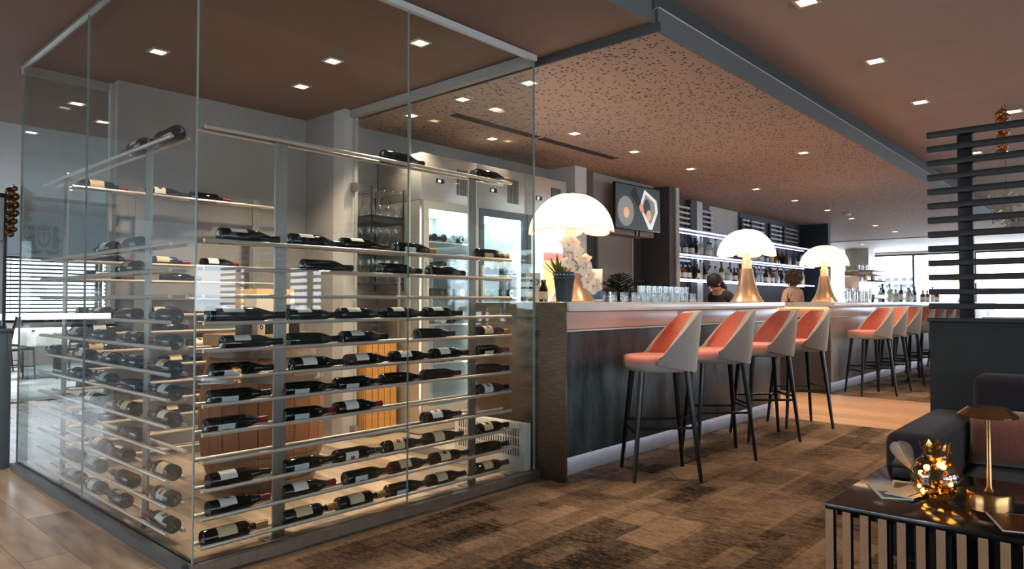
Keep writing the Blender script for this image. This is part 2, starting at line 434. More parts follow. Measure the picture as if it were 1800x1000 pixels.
sbox('trim_3', 'beam_shade', 3.6, 19.5, 2.11, 2.13, 2.89, 3.02, label='recess above the edge beam with shade painted in as dark grey')
sbox('trim_4', 'beam_grey', -6.0, 3.585, 2.11, 2.13, 2.8, 3.019, label='grey edge of the cellar ceiling')
sbox('trim_5', 'wall_dark', 3.585, 3.6, 2.06, 5.3, 2.745, 2.8, label='dark step between brown and perforated ceiling')

sbox('wall_back', 'wall_grey', 3.55, 8.62, 5.3, 5.4, -0.012, 2.76, label='grey wall behind the fridges')
sbox('wall_niche', 'wall_pale', 8.62, 15.0, 5.3, 5.4, -0.012, 2.76, label='pale wall behind the lit bottle shelves')
sbox('wall_cellar', 'wall_grey', 1.85, 3.42, 5.6, 5.7, -0.012, 2.8, label='grey rear wall of the wine cellar')
sbox('wall_cellar_side', 'wall_grey', 3.42, 3.55, 5.16, 5.7, -0.012, 2.8)
sbox('wall_post', 'wall_pale', 3.42, 3.56, 5.0, 5.16, -0.012, 2.8, label='pale square post beside the cellar door')
sbox('wall_niche_end', 'wall_teal', 14.9, 15.05, 4.7, 5.3, -0.012, 2.76, label='dark teal end wall of the bar niche')
sbox('wall_pier', 'wall_dark', 8.62, 8.86, 4.82, 5.3, -0.012, 2.76, label='dark pier beside the lit shelves')
sbox('trim_pier', 'wall_pale', 8.78, 8.87, 4.80, 4.82, -0.012, 2.76, label='pale front edge of the dark pier')
sbox('wall_column', 'trim_white', 6.55, 6.78, 4.9, 5.3, -0.012, 2.76, label='white column right of the steel fridges')
sbox('wall_tv_box', 'wall_grey', 7.06, 8.5, 5.0, 5.3, 2.04, 2.76, label='grey boxed panel behind the television')
sbox('wall_tv_dark', 'wall_dark', 6.78, 8.62, 5.27, 5.3, -0.012, 2.76)
dr = sbox('door_1', 'wall_grey', 7.5, 8.3, 5.235, 5.27, 0.0, 2.05, label='flat grey door below the television')
sbox('door_frame', 'wall_pale', 8.3, 8.34, 5.225, 5.27, 0.0, 2.09, dr)
sbox('door_frame', 'wall_pale', 7.46, 8.34, 5.225, 5.27, 2.05, 2.09, dr)
sbox('wall_restaurant_right', 'wall_grey', 8.0, 8.12, 5.4, 15.1, -0.012, 3.05)
sbox('wall_far_side', 'wall_pale', 15.0, 24.6, 10.0, 10.12, -0.012, 3.05)
sbox('wall_far_return', 'wall_pale', 14.95, 15.07, 5.3, 10.1, -0.012, 3.05)

def window(n, axis, a0, a1, z0, z1, pos, th=0.06, mull=1, m='frame_dark', label=None, transom=False):
    def bx(mb, p0, p1, q0, q1):
        if axis == 'x': mb.box(p0, p1, pos - th / 2, pos + th / 2, q0, q1)
        else: mb.box(pos - th / 2, pos + th / 2, p0, p1, q0, q1)
    f = MB()
    bx(f, a0, a1, z0, z0 + 0.05); bx(f, a0, a1, z1 - 0.05, z1)
    for k in range(mull + 1):
        p = a0 + (a1 - a0 - 0.05) * k / mull; bx(f, p, p + 0.05, z0 + 0.05, z1 - 0.05)
    if transom: bx(f, a0 + 0.05, a1 - 0.05, z0 + (z1 - z0) * 0.66, z0 + (z1 - z0) * 0.66 + 0.05)
    o = struct(f.obj('window_%d' % n, m, smooth=False), label)
    g = MB()
    if axis == 'x': g.box(a0 + 0.03, a1 - 0.03, pos + 0.004, pos + 0.012, z0 + 0.03, z1 - 0.03)
    else: g.box(pos + 0.004, pos + 0.012, a0 + 0.03, a1 - 0.03, z0 + 0.03, z1 - 0.03)
    g.obj('pane', 'window_glass', o, smooth=False); return o
def blind(x0, x1, y, z0, z1, n, label, grp='venetian blinds in the dining room windows'):
    t = thing('venetian_blind', label, 'blind', ((x0 + x1) / 2, y, z1), 0, grp)
    w = (x1 - x0) / 2
    me = MB().box(-w, w, -0.022, 0.022, -0.016, 0.016).mesh('slat', 'blind', smooth=False)
    for i in range(n):
        place('slat', me, t, (0, 0, -(i + 0.5) * (z1 - z0) / n))
    for s in (-0.7, 0.7):
        MB().box(w * s - 0.006, w * s + 0.006, -0.03, -0.024, -(z1 - z0), 0.03).obj('ladder_cord', 'blind', t, smooth=False)
    MB().box(-w, w, -0.03, 0.03, 0.0, 0.04).obj('head_rail', 'blind', t, smooth=False)
# dining-room window wall
sbox('wall_dining_low', 'wall_grey', -6.1, 8.1, 15.0, 15.12, -0.012, 0.78)
sbox('wall_dining_high', 'panel_pale', -6.1, 8.1, 14.9, 15.12, 1.98, 3.05, label='pale grey bulkhead above the dining room windows')
sbox('wall_dining_end', 'wall_grey', 6.45, 8.1, 15.0, 15.12, 0.78, 1.98)
sbox('wall_dining_blank', 'wall_grey', -6.1, -2.36, 15.0, 15.12, 0.78, 1.98)
for i in range(5):
    x0 = -2.36 + i * 1.76
    window(1 + i, 'x', x0, x0 + 1.74, 0.78, 1.98, 15.05)
    blind(x0 + 0.04, x0 + 1.70, 14.9, 0.93, 1.93, 14, 'dark horizontal blind half lowered in dining window, %s from the left' % ordn(i))
# window wall behind the camera, on the lounge side
sbox('wall_lounge_low', 'wall_grey', -6.1, 24.6, -6.12, -6.0, -0.012, 0.5)
sbox('wall_lounge_high', 'wall_grey', -6.1, 24.6, -6.12, -6.0, 2.5, 3.05)
_LW = [(-5.6, -3.3, .5, 2.5), (-3.1, -0.8, .5, 2.5), (-0.6, 1.7, .5, 2.5), (1.9, 4.2, .5, 2.5), (5.1, 6.15, .95, 1.85), (6.95, 7.75, .95, 1.85), (14.2, 16.5, .5, 2.5), (16.7, 19.0, .5, 2.5), (19.2, 21.5, .5, 2.5)]
_px = -6.1
for i, (a, b, z0, z1) in enumerate(_LW):
    sbox('wall_lounge_pier_%d' % i, 'wall_grey', _px, a, -6.12, -6.0, 0.5, 2.5); _px = b
    if z0 > .5:
        sbox('wall_lounge_sill_%d' % i, 'wall_grey', a, b, -6.12, -6.0, 0.5, z0); sbox('wall_lounge_head_%d' % i, 'wall_grey', a, b, -6.12, -6.0, z1, 2.5)
    window(10 + i, 'x', a, b, z0, z1, -6.06, transom=(z0 < .6))
sbox('wall_lounge_pier_9', 'wall_grey', _px, 24.6, -6.12, -6.0, 0.5, 2.5)
# unseen left wall; its windows are added to bring daylight onto the floor
sbox('wall_left_low', 'wall_grey', -6.15, -6.0, -6.1, 15.1, -0.012, 0.5)
sbox('wall_left_high', 'wall_grey', -6.15, -6.0, -6.1, 15.1, 2.5, 3.05)
sbox('wall_left_a', 'wall_grey', -6.15, -6.0, -6.1, 4.0, 0.5, 2.5); sbox('wall_left_b', 'wall_grey', -6.15, -6.0, 15.0, 15.1, 0.5, 2.5)
for i in range(5):
    window(30 + i, 'y', 4.0 + i * 2.2, 4.0 + (i + 1) * 2.2, 0.5, 2.5, -6.08, transom=True)
# far window wall
sbox('wall_far_low', 'wall_grey', 24.5, 24.62, -6.1, 10.1, -0.012, 0.6)
sbox('wall_far_high', 'ceiling_white', 24.5, 24.62, -6.1, 10.1, 2.66, 3.05)
for i in range(5):
    y0 = -6.0 + i * 3.2
    window(20 + i, 'y', y0, y0 + 3.2, 0.6, 2.66, 24.56, 0.14, 2, transom=(i < 2), label='tall dark-framed window in the far wall, %s from the right' % ordn(i))

# downlights: square frame, recessed lens, and the lamp behind it
DL = []
def downlight(x, y, z, label, grp, power, colr=(1.0, 0.79, 0.57), size=0.055, ang=105):
    t = thing('downlight', label, 'downlight', (x, y, z), 0, grp)
    f = MB()
    s = size; k = size * 0.72
    for a in ((-s, s, -s, -k), (-s, s, k, s), (-s, -k, -k, k), (k, s, -k, k)):
        f.box(a[0], a[1], a[2], a[3], -0.008, 0.0)
    f.obj('frame', 'downlight_frame', t, smooth=False)
    MB().box(-k, k, -k, k, -0.004, -0.001).obj('lens', 'lens', t, smooth=False)
    l = bpy.data.lights.new('spot_lamp', 'SPOT'); l.energy = power; l.color = colr; l.spot_size = rad(ang); l.spot_blend = 0.7; l.shadow_soft_size = 0.04
    o = bpy.data.objects.new('spot_lamp', l); COL.objects.link(o); o.parent = t; o.location = (0, 0, -0.02)
CELLAR_W, BAR_W, LOUNGE_W = 80, 55, 40
for i, (x, y) in enumerate([(1.81, 4.76), (2.68, 4.06), (2.84, 4.72), (2.86, 3.36)]):
    downlight(x, y, 2.8, ['square downlight in the cellar ceiling above the left rack', 'square downlight in the cellar ceiling, middle of the group of three',
        'square downlight in the cellar ceiling nearest the rear wall', 'large bright square downlight in the cellar ceiling nearest the front glass'][i], 'downlights in the cellar ceiling', CELLAR_W)
for i, (x, y) in enumerate([(1.84, 6.51), (2.29, 6.56), (1.86, 7.95)]):
    downlight(x, y, 2.8, ['downlight in the dark ceiling behind the cellar, left one', 'downlight in the dark ceiling behind the cellar, right one', 'downlight in the grey dining room ceiling'][i], 'downlights behind the cellar', 12)
for i, (x, y) in enumerate([(-0.3, 3.0), (-0.3, 4.6), (0.4, 7.0)]):  # lamps added out of view to brighten the tiled floor
    downlight(x, y, 2.8, 'added downlight above the tiled passage left of the cellar, %s' % ['front', 'middle', 'rear'][i], 'added downlights above the tiled passage', 60)
for i, (x, y) in enumerate([(1.5, 11.8), (3.2, 11.6), (5.0, 12.2), (2.6, 13.6)]):  # strong lamps added to lift the dark dining room
    downlight(x, y, 2.8, 'added downlight in the dining room ceiling above the white tables, %s from left' % ordn(i), 'added downlights above the dining tables', 420, (1.0, 0.92, 0.84))
barl = [(3.84, 3.29), (3.80, 3.95), (4.18, 3.95), (3.84, 4.62), (4.92, 4.69), (5.29, 3.96), (6.36, 3.97), (7.64, 3.98), (9.64, 4.01), (11.14, 4.01), (12.69, 4.01), (14.28, 4.07), (15.9, 4.07), (17.6, 4.1), (7.63, 2.65)]  # one entry by the fridges is a glass reflection built as a downlight
for i, (x, y) in enumerate(barl):
    downlight(x, y, 2.76, 'small downlight in the perforated bar ceiling, %s from the cellar' % ordn(i) if i < 14 else 'small downlight in the perforated ceiling close to the edge beam', 'downlights in the bar ceiling', BAR_W)
for i, (x, y) in enumerate([(4.4, 1.5), (5.85, 1.48), (7.34, 1.48), (8.86, 1.44), (10.3, 1.48), (8.31, 0.87)]):
    downlight(x, y, 3.02, ('recessed rectangular downlight in the lounge ceiling, %s from the camera' % ordn(i)) if i < 5 else 'downlight in the lounge ceiling above the hanging snowflake', 'downlights in the lounge ceiling', LOUNGE_W, size=0.07)
for i, (x, y) in enumerate([(20.6, 5.6), (21.5, 4.6), (22.6, 3.6), (21.0, 1.0), (22.5, 0.2)]):
    downlight(x, y, 2.74, 'small round-looking downlight in the white far ceiling, %s from the left' % ordn(i), 'downlights in the far white ceiling', 10)
# slot air diffusers in the bar ceiling and a smoke detector
for i, (a, b) in enumerate(((4.06, 5.18), (5.24, 6.54))):
    t = thing('air_slot', ['linear air slot in the bar ceiling, half nearest the cellar', 'linear air slot in the bar ceiling, half farthest from the cellar'][i], 'air vent', ((a + b) / 2, 4.34, 2.76), 0, 'linear air slots')
    h = (b - a) / 2
    for k in range(3): MB().box(-h, h, -0.05 + k * 0.035, -0.028 + k * 0.035, -0.006, 0).obj('slot', 'slot_dark', t, smooth=False)
t = thing('smoke_detector', 'small white smoke detector on the far bar ceiling', 'smoke detector', (13.4, 3.9, 2.76))
MB().lathe([(0.06, 0), (0.06, -0.02), (0.045, -0.045), (0.0, -0.05)], 16).obj('housing', 'trim_white', t)
MB().lathe([(0.062, -0.001), (0.075, -0.004), (0.075, 0)], 16).obj('base_ring', 'wall_grey', t)

mat('track_grey', C(74, 78, 80), 0.45, 0.3)
# ================================================================== GLASS WINE CELLAR
GX0, GX1, GY0, GY1, GZ = 1.29, 3.52, 2.965, 5.75, 2.79
cel = thing('glass_wine_cellar', 'walk-in wine cellar enclosed by tall frameless glass panes', 'wine cellar', (GX0, GY0, 0))
def pane_part(name, x0, x1, y0, y1, z0, z1, parent=cel, m=('cellar_glass', 'glass_edge')):
    b = MB().box(x0 - GX0, x1 - GX0, y0 - GY0, y1 - GY0, z0, z1)
    thin = min((x1 - x0, 0), (y1 - y0, 1), (z1 - z0, 2))[1]
    b.m = [{0: (1, 1, 1, 1, 0, 0), 1: (1, 1, 0, 0, 1, 1)}[thin][i] for i in range(6)]
    return b.obj(name, list(m), parent, smooth=False)
def cp(name, m, x0, x1, y0, y1, z0, z1, parent=cel, **kw): return MB().box(x0 - GX0, x1 - GX0, y0 - GY0, y1 - GY0, z0, z1).obj(name, m, parent, smooth=False, **kw)
T = 0.010
pane_part('glass_pane', GX0, 2.445, GY0, GY0 + T, 0.05, GZ)
pane_part('glass_pane', 2.449, GX1, GY0, GY0 + T, 0.05, GZ)
pane_part('glass_pane', GX0, GX0 + T, GY0 + T + 0.001, 4.388, 0.05, GZ)
pane_part('glass_pane', GX0, GX0 + T, 4.392, GY1, 0.05, GZ)
pane_part('glass_pane', GX0 + T, 1.83, GY1 - T, GY1, 0.05, GZ)
pane_part('glass_pane', GX1 - T, GX1, GY0 + T + 0.001, 4.24, 0.05, GZ)
pane_part('glass_pane', GX1 - T, GX1, 4.25, 4.995, 2.17, GZ)
door = pane_part('glass_door', GX1 - T, GX1, 4.252, 4.985, 0.02, 2.16)
cp('hinge', 'steel', 3.49, 3.54, 4.93, 5.0, 2.10, 2.17, door); cp('hinge', 'steel', 3.49, 3.54, 4.93, 5.0, 0.03, 0.1, door)
cp('handle', 'steel', 3.46, 3.475, 4.31, 4.325, 0.85, 1.35, door)
cp('base_track', 'steel', GX0 - 0.01, GX1 + 0.012, GY0 - 0.035, GY0 + 0.025, 0.002, 0.05)
cp('base_track', 'track_grey', GX0 - 0.035, GX0 + 0.025, GY0 + 0.025, GY1, 0.002, 0.05)
cp('base_track', 'steel', GX1 - 0.03, GX1 + 0.02, GY0 + 0.025, 4.24, 0.002, 0.05)
cp('top_track', 'trim_white', 1.4, GX1 + 0.01, GY0 - 0.012, GY0 + 0.022, GZ - 0.03, GZ + 0.006)
cp('top_track', 'steel', GX0 - 0.012, GX0 + 0.02, GY0 + 0.022, GY1, GZ - 0.012, GZ + 0.006)
cp('top_track', 'wall_grey', GX1 - 0.045, GX1 + 0.02, GY0 + 0.022, 5.0, GZ - 0.055, GZ + 0.006)
cp('door_jamb', 'wall_pale', 1.83, 1.85, GY1 - 0.06, GY1, 0.0, GZ)
cp('rear_track', 'wall_grey', GX0, 1.85, GY1 - 0.03, GY1 + 0.02, GZ - 0.05, GZ + 0.006)

ROWS = [0.059, 0.183, 0.307, 0.434, 0.558, 0.685, 0.805, 0.929, 1.053, 1.176, 1.302, 1.427, 1.94]
RR, GAP = 0.010, 0.040
RNAME = ['lowest row', 'second row up', 'third row up', 'fourth row up', 'fifth row up', 'sixth row up', 'seventh row up', 'eighth row up', 'ninth row up', 'tenth row up', 'eleventh row up', 'twelfth row up', 'topmost row']
def rack(label, loc, rz, L, posts, rows=ROWS, lead=0.0):
    t = thing('wine_rack', label, 'wine rack', loc, rz, 'wine racks inside the glass cellar')
    rail = MB().tube([(0, 0, 0), (L, 0, 0)], RR, 10).mesh('rail', 'rail_steel')
    cap = MB().lathe([(RR * 1.25, 0), (RR * 1.25, 0.012), (0.0, 0.012)], 10, (0, 0, 0), 'x').mesh('end_cap', 'rail_steel')
    for z in rows:
        for s in (-1, 1): place('rail', rail, t, (0, s * GAP, z))
    for px in posts:
        p = MB(); h = rows[-1] + 0.05
        pts = [(px - 0.032, 0.0), (px + 0.032, 0.0), (px + 0.032, h - 0.03)] + [(px + 0.032 * cos(a), h - 0.03 + 0.032 * sin(a)) for a in [PI * k / 8 for k in range(1, 8)]] + [(px - 0.032, h - 0.03)]
        p.prism(pts, -0.006, 0.006, 'xz').obj('post', 'steel', t, smooth=False)
        bp = MB().box(px - 0.075, px + 0.075, -0.05, 0.05, 0.0, 0.008).obj('base_plate', 'steel', t, smooth=False)
        for sx in (-0.055, 0.055):
            MB().lathe([(0.007, 0.008), (0.007, 0.02), (0.0, 0.02)], 6, (px + sx, -0.03, 0)).obj('bolt', 'rail_steel', bp)
        for z in rows: MB().box(px - 0.008, px + 0.008, -0.031, 0.031, z - 0.006, z + 0.006).obj('bracket', 'steel', t, smooth=False)
    return t
FY = 3.14
rack('steel rail wine rack standing along the front glass', (1.385, FY, 0.001), 0, 2.05, (0.395, 1.72))
LX = 1.40
rack('steel rail wine rack standing along the left glass', (LX, 3.40, 0.001), PI / 2, 2.1, (0.37, 1.73))
BY = 5.42
rack('steel rail wine rack along the grey rear wall', (1.5, BY, 0.001), 0, 1.6, (0.45, 1.35))

# ---- wine bottles, lying along local +x, base at x = 0
def bottle_meshes():
    d = {}
    bur = [(0.0, 0.012), (0.028, 0.0), (0.036, 0.001), (0.0385, 0.006), (0.0385, 0.165), (0.036, 0.185), (0.029, 0.210), (0.0195, 0.236), (0.0155, 0.255), (0.0148, 0.285), (0.0165, 0.287), (0.0165, 0.296), (0.0, 0.297)]
    bor = [(0.0, 0.012), (0.028, 0.0), (0.035, 0.001), (0.0375, 0.006), (0.0375, 0.195), (0.035, 0.208), (0.025, 0.220), (0.0165, 0.228), (0.0148, 0.24), (0.0145, 0.298), (0.0162, 0.300), (0.0162, 0.308), (0.0, 0.309)]
    mag = [(r * 1.06, h * 1.28) for r, h in bur]
    for k, p, lab, capr in (('bur', bur, (0.045, 0.125), (0.0158, 0.245, 0.30)), ('bor', bor, (0.06, 0.15), (0.0166, 0.25, 0.311)), ('mag', mag, (0.06, 0.16), (0.0172, 0.325, 0.382))):
        r = max(q[0] for q in p) + 0.0005
        d[k] = (p, r,
                MB().lathe([(r, lab[0]), (r, lab[1])], 10, axis='x', a0=rad(25), a1=rad(155)),
                MB().lathe([(capr[0] + 0.0008, capr[1]), (capr[0] + 0.0012, capr[2] - 0.008), (capr[0] + 0.0022, capr[2]), (0, capr[2] + 0.0006)], 12, axis='x'))
    return d
BM = bottle_meshes()
BME = {}
def bget(kind, what, m):
    key = (kind, what, m)
    if key not in BME:
        p, r, lab, cap = BM[kind]
        if what == 'body': BME[key] = MB().lathe(p, 18, axis='x').mesh('wine_bottle', m, ang=50)
        elif what == 'label': BME[key] = lab.mesh('label', m, fix=False)
        else: BME[key] = cap.mesh('capsule', m, ang=50)
    return BME[key]
def wine_bottle(loc, rz, kind, label, grp, glass='bottle_dark', paper='paper', cap='capsule_black', roll=0.0, rz_tilt=0.0):
    o = place('wine_bottle', bget(kind, 'body', glass), None, loc, (roll, 0, rz)); tag(o, label, 'bottle', grp)
    if paper:
        place('label', bget(kind, 'label', paper), o)
        if R_.random() < 0.25:
            r = BM[kind][1] + 0.0006
            MB().lathe([(r, 0.075), (r, 0.10)], 4, axis='x', a0=rad(60), a1=rad(100)).obj('label_print', R_.choice(['label_red', 'ink']), o, fix=False)
    place('capsule', bget(kind, 'cap', cap), o)
    return o
def rest(kind):
    rb = {'bur': 0.0385, 'bor': 0.0375, 'mag': 0.041}[kind]
    return math.sqrt((rb + RR + 0.0006) ** 2 - GAP ** 2)
FRONT = {0: [(1.407, 'bor', 'paper_cream', 'capsule_gold', 55), (1.80, 'bor', 'paper_cream', 'capsule_gold', 55), (2.115, 'bor', 'paper_cream', 'capsule_gold', 62), (2.44, 'bur', 'paper_grey', 'capsule_black', 120), (2.745, 'bur', 'paper_cream', 'capsule_black', 60), (3.142, 'bur', 'paper_cream', 'capsule_black', 60)],
    1: [(1.43, 'bur', 'paper', 'capsule_red', 40), (1.80, 'bur', 'paper', 'capsule_red', 50), (2.16, 'bur', 'paper_grey', 'capsule_red', 110), (2.465, 'bur', 'paper_cream', 'capsule_black', 55), (2.77, 'bur', 'paper_cream', 'capsule_black', 70), (3.142, 'bur', None, 'capsule_black', 0)],
    2: [(1.43, 'bur', 'paper', 'capsule_black', 45), (1.80, 'bur', 'paper_grey', 'capsule_black', 110), (2.10, 'bur', 'paper', 'capsule_black', 90), (2.415, 'bur', 'paper_cream', 'capsule_black', 75), (2.72, 'bur', 'paper_cream', 'capsule_black', 75), (3.142, 'bur', 'paper_cream', 'capsule_black', 60)],
    3: [(2.705, 'bur', 'paper', 'capsule_black', 55)],
    4: [(1.415, 'bur', 'paper_grey', 'capsule_red', 115), (1.80, 'bur', 'paper_grey', 'capsule_red', 115), (2.10, 'bur', 'paper', 'capsule_red', 60), (3.142, 'bur', 'paper_grey', 'capsule_black', 80)],
    5: [(1.43, 'bur', 'paper_grey', 'capsule_black', 120), (1.80, 'bur', 'paper_grey', 'capsule_black', 120), (2.1, 'bur', 'paper_grey', 'capsule_black', 120), (2.4, 'bur', None, 'capsule_black', 0), (2.70, 'bur', None, 'capsule_black', 0), (3.142, 'bur', None, 'capsule_black', 0)],
    6: [(1.44, 'bur', 'paper_grey', 'capsule_black', 120), (1.845, 'bur', 'paper', 'capsule_black', 55), (2.165, 'bur', 'paper', 'capsule_black', 50), (2.465, 'bur', 'paper', 'capsule_black', 50), (2.765, 'bur', 'paper', 'capsule_black', 50), (3.142, 'bur', 'paper_cream', 'capsule_black', 120)],
    7: [(1.49, 'bur', 'paper', 'capsule_black', 35), (1.82, 'bur', None, 'capsule_black', 0), (2.135, 'bur', 'paper', 'capsule_black', 35), (2.65, 'bur', None, 'capsule_black', 0), (3.142, 'bur', 'paper_cream', 'capsule_gold', 70)],
    8: [(1.42, 'mag', 'paper', 'capsule_black', 30), (1.815, 'bur', 'paper', 'capsule_black', 30), (2.114, 'bur', 'paper', 'capsule_black', 30), (2.413, 'bur', 'paper', 'capsule_black', 30), (2.712, 'bur', 'paper', 'capsule_black', 30)],
    10: [(1.90, 'bur', None, 'capsule_black', 0), (2.38, 'bur', None, 'capsule_black', 0), (2.74, 'bur', None, 'capsule_black', 70)],
    11: [(1.47, 'bur', 'paper', 'capsule_black', 25), (1.825, 'bur', 'paper', 'capsule_black', 25), (2.13, 'bur', 'paper', 'capsule_black', 25), (2.49, 'bur', 'paper', 'capsule_gold', 110), (3.142, 'bur', 'paper_cream', 'capsule_gold', 110)],
    12: [(2.40, 'bur', None, 'capsule_black', 0), (3.142, 'bur', None, 'capsule_gold', 0)]}
for row, lst in FRONT.items():
    for i, (x, k, pap, capm, roll) in enumerate(lst):
        place_txt = 'the only one' if len(lst) == 1 else ordn(i) + ' from the left'
        wine_bottle((x, FY, ROWS[row] + 0.001 + rest(k)), 0, k, 'dark wine bottle on the %s of the front rack, %s' % (RNAME[row], place_txt), 'wine bottles on the front rack',
                    'bottle_green' if row in (7, 8) and i % 2 else 'bottle_dark', pap, capm, rad(roll + 30 if roll > 80 else roll - 30))
LEFT = {0: [3.42, 4.02, 4.40, 4.75], 1: [3.42, 3.92, 4.4, 4.78], 2: [3.42, 4.0, 4.34], 3: [3.82, 4.6], 4: [3.42, 3.9, 4.45], 5: [3.42, 3.83, 4.25, 4.7], 6: [3.42, 3.84, 4.2, 4.6, 5.17], 7: [3.42, 3.82, 4.3, 4.75], 8: [3.42, 3.9, 4.35], 10: [3.9], 11: [3.86, 4.24], 12: [3.42, 3.82]}
for row, lst in LEFT.items():
    for i, y in enumerate(lst):
        k = 'bur' if (i + row) % 3 else 'bor'
        wine_bottle((LX, y, ROWS[row] + 0.001 + rest(k)), PI / 2, k, 'wine bottle on the %s of the left rack, %s' % (RNAME[row], 'the only one' if len(lst) == 1 else ordn(i) + ' from the front corner'), 'wine bottles on the left rack',
                    'bottle_dark', ['paper', 'paper_grey', 'paper_cream', None][(i * 2 + row) % 4], R_.choice(['capsule_black', 'capsule_red', 'capsule_black']), rad(R_.uniform(-40, 40)))
BACK = {12: [1.55, 1.99, 2.31], 11: [1.6, 2.0, 2.4], 10: [1.6, 2.1], 8: [1.55, 2.0, 2.45], 7: [1.6, 2.05], 6: [1.56, 2.3], 5: [1.6, 2.1], 4: [1.56, 1.99], 3: [2.1], 2: [1.58, 2.1]}
for row, lst in BACK.items():
    for i, x in enumerate(lst):
        k = 'bur' if (i + row) % 2 else 'bor'
        wine_bottle((x, BY, ROWS[row] + 0.001 + rest(k)), 0, k, 'wine bottle on the %s of the rear rack, %s' % (RNAME[row], 'the only one' if len(lst) == 1 else ordn(i) + ' from the left'), 'wine bottles on the rear rack',
                    'bottle_dark', ['paper_cream', 'paper', None][(i + row) % 3], R_.choice(['capsule_black', 'capsule_red']), rad(R_.uniform(10, 70)))

# ---- oak barrel with staves and hoops
t = thing('oak_barrel', 'old upright oak barrel standing inside the wine cellar', 'barrel', (2.27, 4.2, 0.0))
NS, H = 22, 0.88
def brad(z): return 0.31 + 0.075 * (1 - ((z - H / 2) / (H / 2)) ** 2)
zs = [H * k / 8 for k in range(9)]
sm = MB(); hw = PI / NS - 0.006
rings = []
for z in zs:
    r = brad(z); rings.append([(r * cos(-hw), r * sin(-hw), z), (r * cos(hw), r * sin(hw), z), ((r - 0.03) * cos(hw), (r - 0.03) * sin(hw), z), ((r - 0.03) * cos(-hw), (r - 0.03) * sin(-hw), z)])
stm = sm.loft(rings).mesh('stave', 'barrel_wood', ang=60)
for k in range(NS): place('stave', stm, t, (0, 0, 0), (0, 0, 2 * PI * k / NS))
for z in (0.05, 0.2, 0.68, 0.83):
    MB().lathe([(brad(z - 0.018) + 0.001, z - 0.018), (brad(z - 0.018) + 0.004, z - 0.018), (brad(z + 0.018) + 0.004, z + 0.018), (brad(z + 0.018) + 0.001, z + 0.018)], 44).obj('hoop', 'hoop', t)
for z in (0.02, H - 0.04): MB().lathe([(0, z), (0.28, z), (0.28, z + 0.02), (0, z + 0.02)], 32).obj('barrel_head', 'barrel_wood', t)
# wooden tray of gift boxes on the barrel
t = thing('wooden_tray', 'shallow wooden crate resting on top of the oak barrel', 'crate', (2.27, 4.2, H + 0.001), rad(12))
MB().box(-0.3, 0.3, -0.2, 0.2, 0, 0.012).obj('base_board', 'box_board', t, smooth=False)
for nm, a in (('side_board', (-0.3, 0.3, -0.2, -0.19)), ('side_board', (-0.3, 0.3, 0.19, 0.2)), ('end_board', (-0.3, -0.29, -0.19, 0.19)), ('end_board', (0.29, 0.3, -0.19, 0.19))):
    MB().box(*a, 0.012, 0.07).obj(nm, 'box_board', t, smooth=False)
for i, (dx, dy, w, h, m) in enumerate([(-0.22, -0.08, 0.07, 0.17, 'box_black'), (-0.13, -0.1, 0.06, 0.2, 'box_white'), (-0.04, -0.08, 0.07, 0.19, 'box_black'), (0.05, -0.1, 0.07, 0.2, 'box_white'), (0.15, -0.08, 0.08, 0.24, 'box_black'), (0.23, 0.06, 0.08, 0.22, 'box_white')]):
    ca, sa = cos(rad(12)), sin(rad(12))
    t = thing('gift_box', '%s upright bottle box in the crate on the barrel, %s from left' % (['black', 'white', 'black', 'white', 'tall black', 'white'][i], ordn(i)), 'box', (2.27 + dx * ca - dy * sa, 4.2 + dx * sa + dy * ca, H + 0.014), rad(12), 'bottle boxes on the barrel')
    MB().box(-w / 2, w / 2, -w / 2, w / 2, 0, h).obj('carton', m, t, bevel=0.003)
    MB().box(-w / 2 - 0.001, w / 2 + 0.001, -w / 2 - 0.001, w / 2 + 0.001, h * 0.8, h * 0.8 + 0.002).obj('lid_seam', 'ink', t, smooth=False)
    if m == 'box_white':
        MB().lathe([(0.006, 0), (0.014, 0), (0.014, 0.001), (0.006, 0.001)], 14, (0, -w / 2 - 0.001, h * 0.5), 'y').obj('printed_mark', 'ink', t)
# carton with paper on the rear side and a cream card box seen behind the second post
t = thing('carton_box', 'cream cardboard wine carton standing at the rear wall of the cellar', 'box', (2.72, 5.02, 0.0), rad(8))
MB().box(-0.17, 0.17, -0.13, 0.13, 0, 1.25).obj('carton', 'box_board', t, bevel=0.004)
MB().box(-0.172, 0.172, -0.132, 0.0, 1.08, 1.18).obj('paper_band', 'box_white', t, smooth=False)
# slatted wine crate leaning by the post
t = thing('wine_crate', 'orange slatted wooden crate standing on end by the pale post', 'crate', (3.76, 4.93, 0.0), 0)
for k in range(5):
    MB().box(-0.16 + k * 0.065, -0.16 + k * 0.065 + 0.058, -0.012, 0.0, 0.0, 0.82).obj('slat', 'crate_wood', t, smooth=False)
for z in (0.0, 0.39, 0.78): MB().box(-0.16, 0.16, 0.001, 0.2, z, z + 0.02).obj('cross_board', 'crate_wood', t, smooth=False)
MB().box(-0.172, -0.161, 0.0, 0.2, 0, 0.82).obj('side_board', 'crate_wood', t, smooth=False)
MB().box(0.163, 0.174, 0.0, 0.2, 0, 0.82).obj('side_board', 'crate_wood', t, smooth=False)
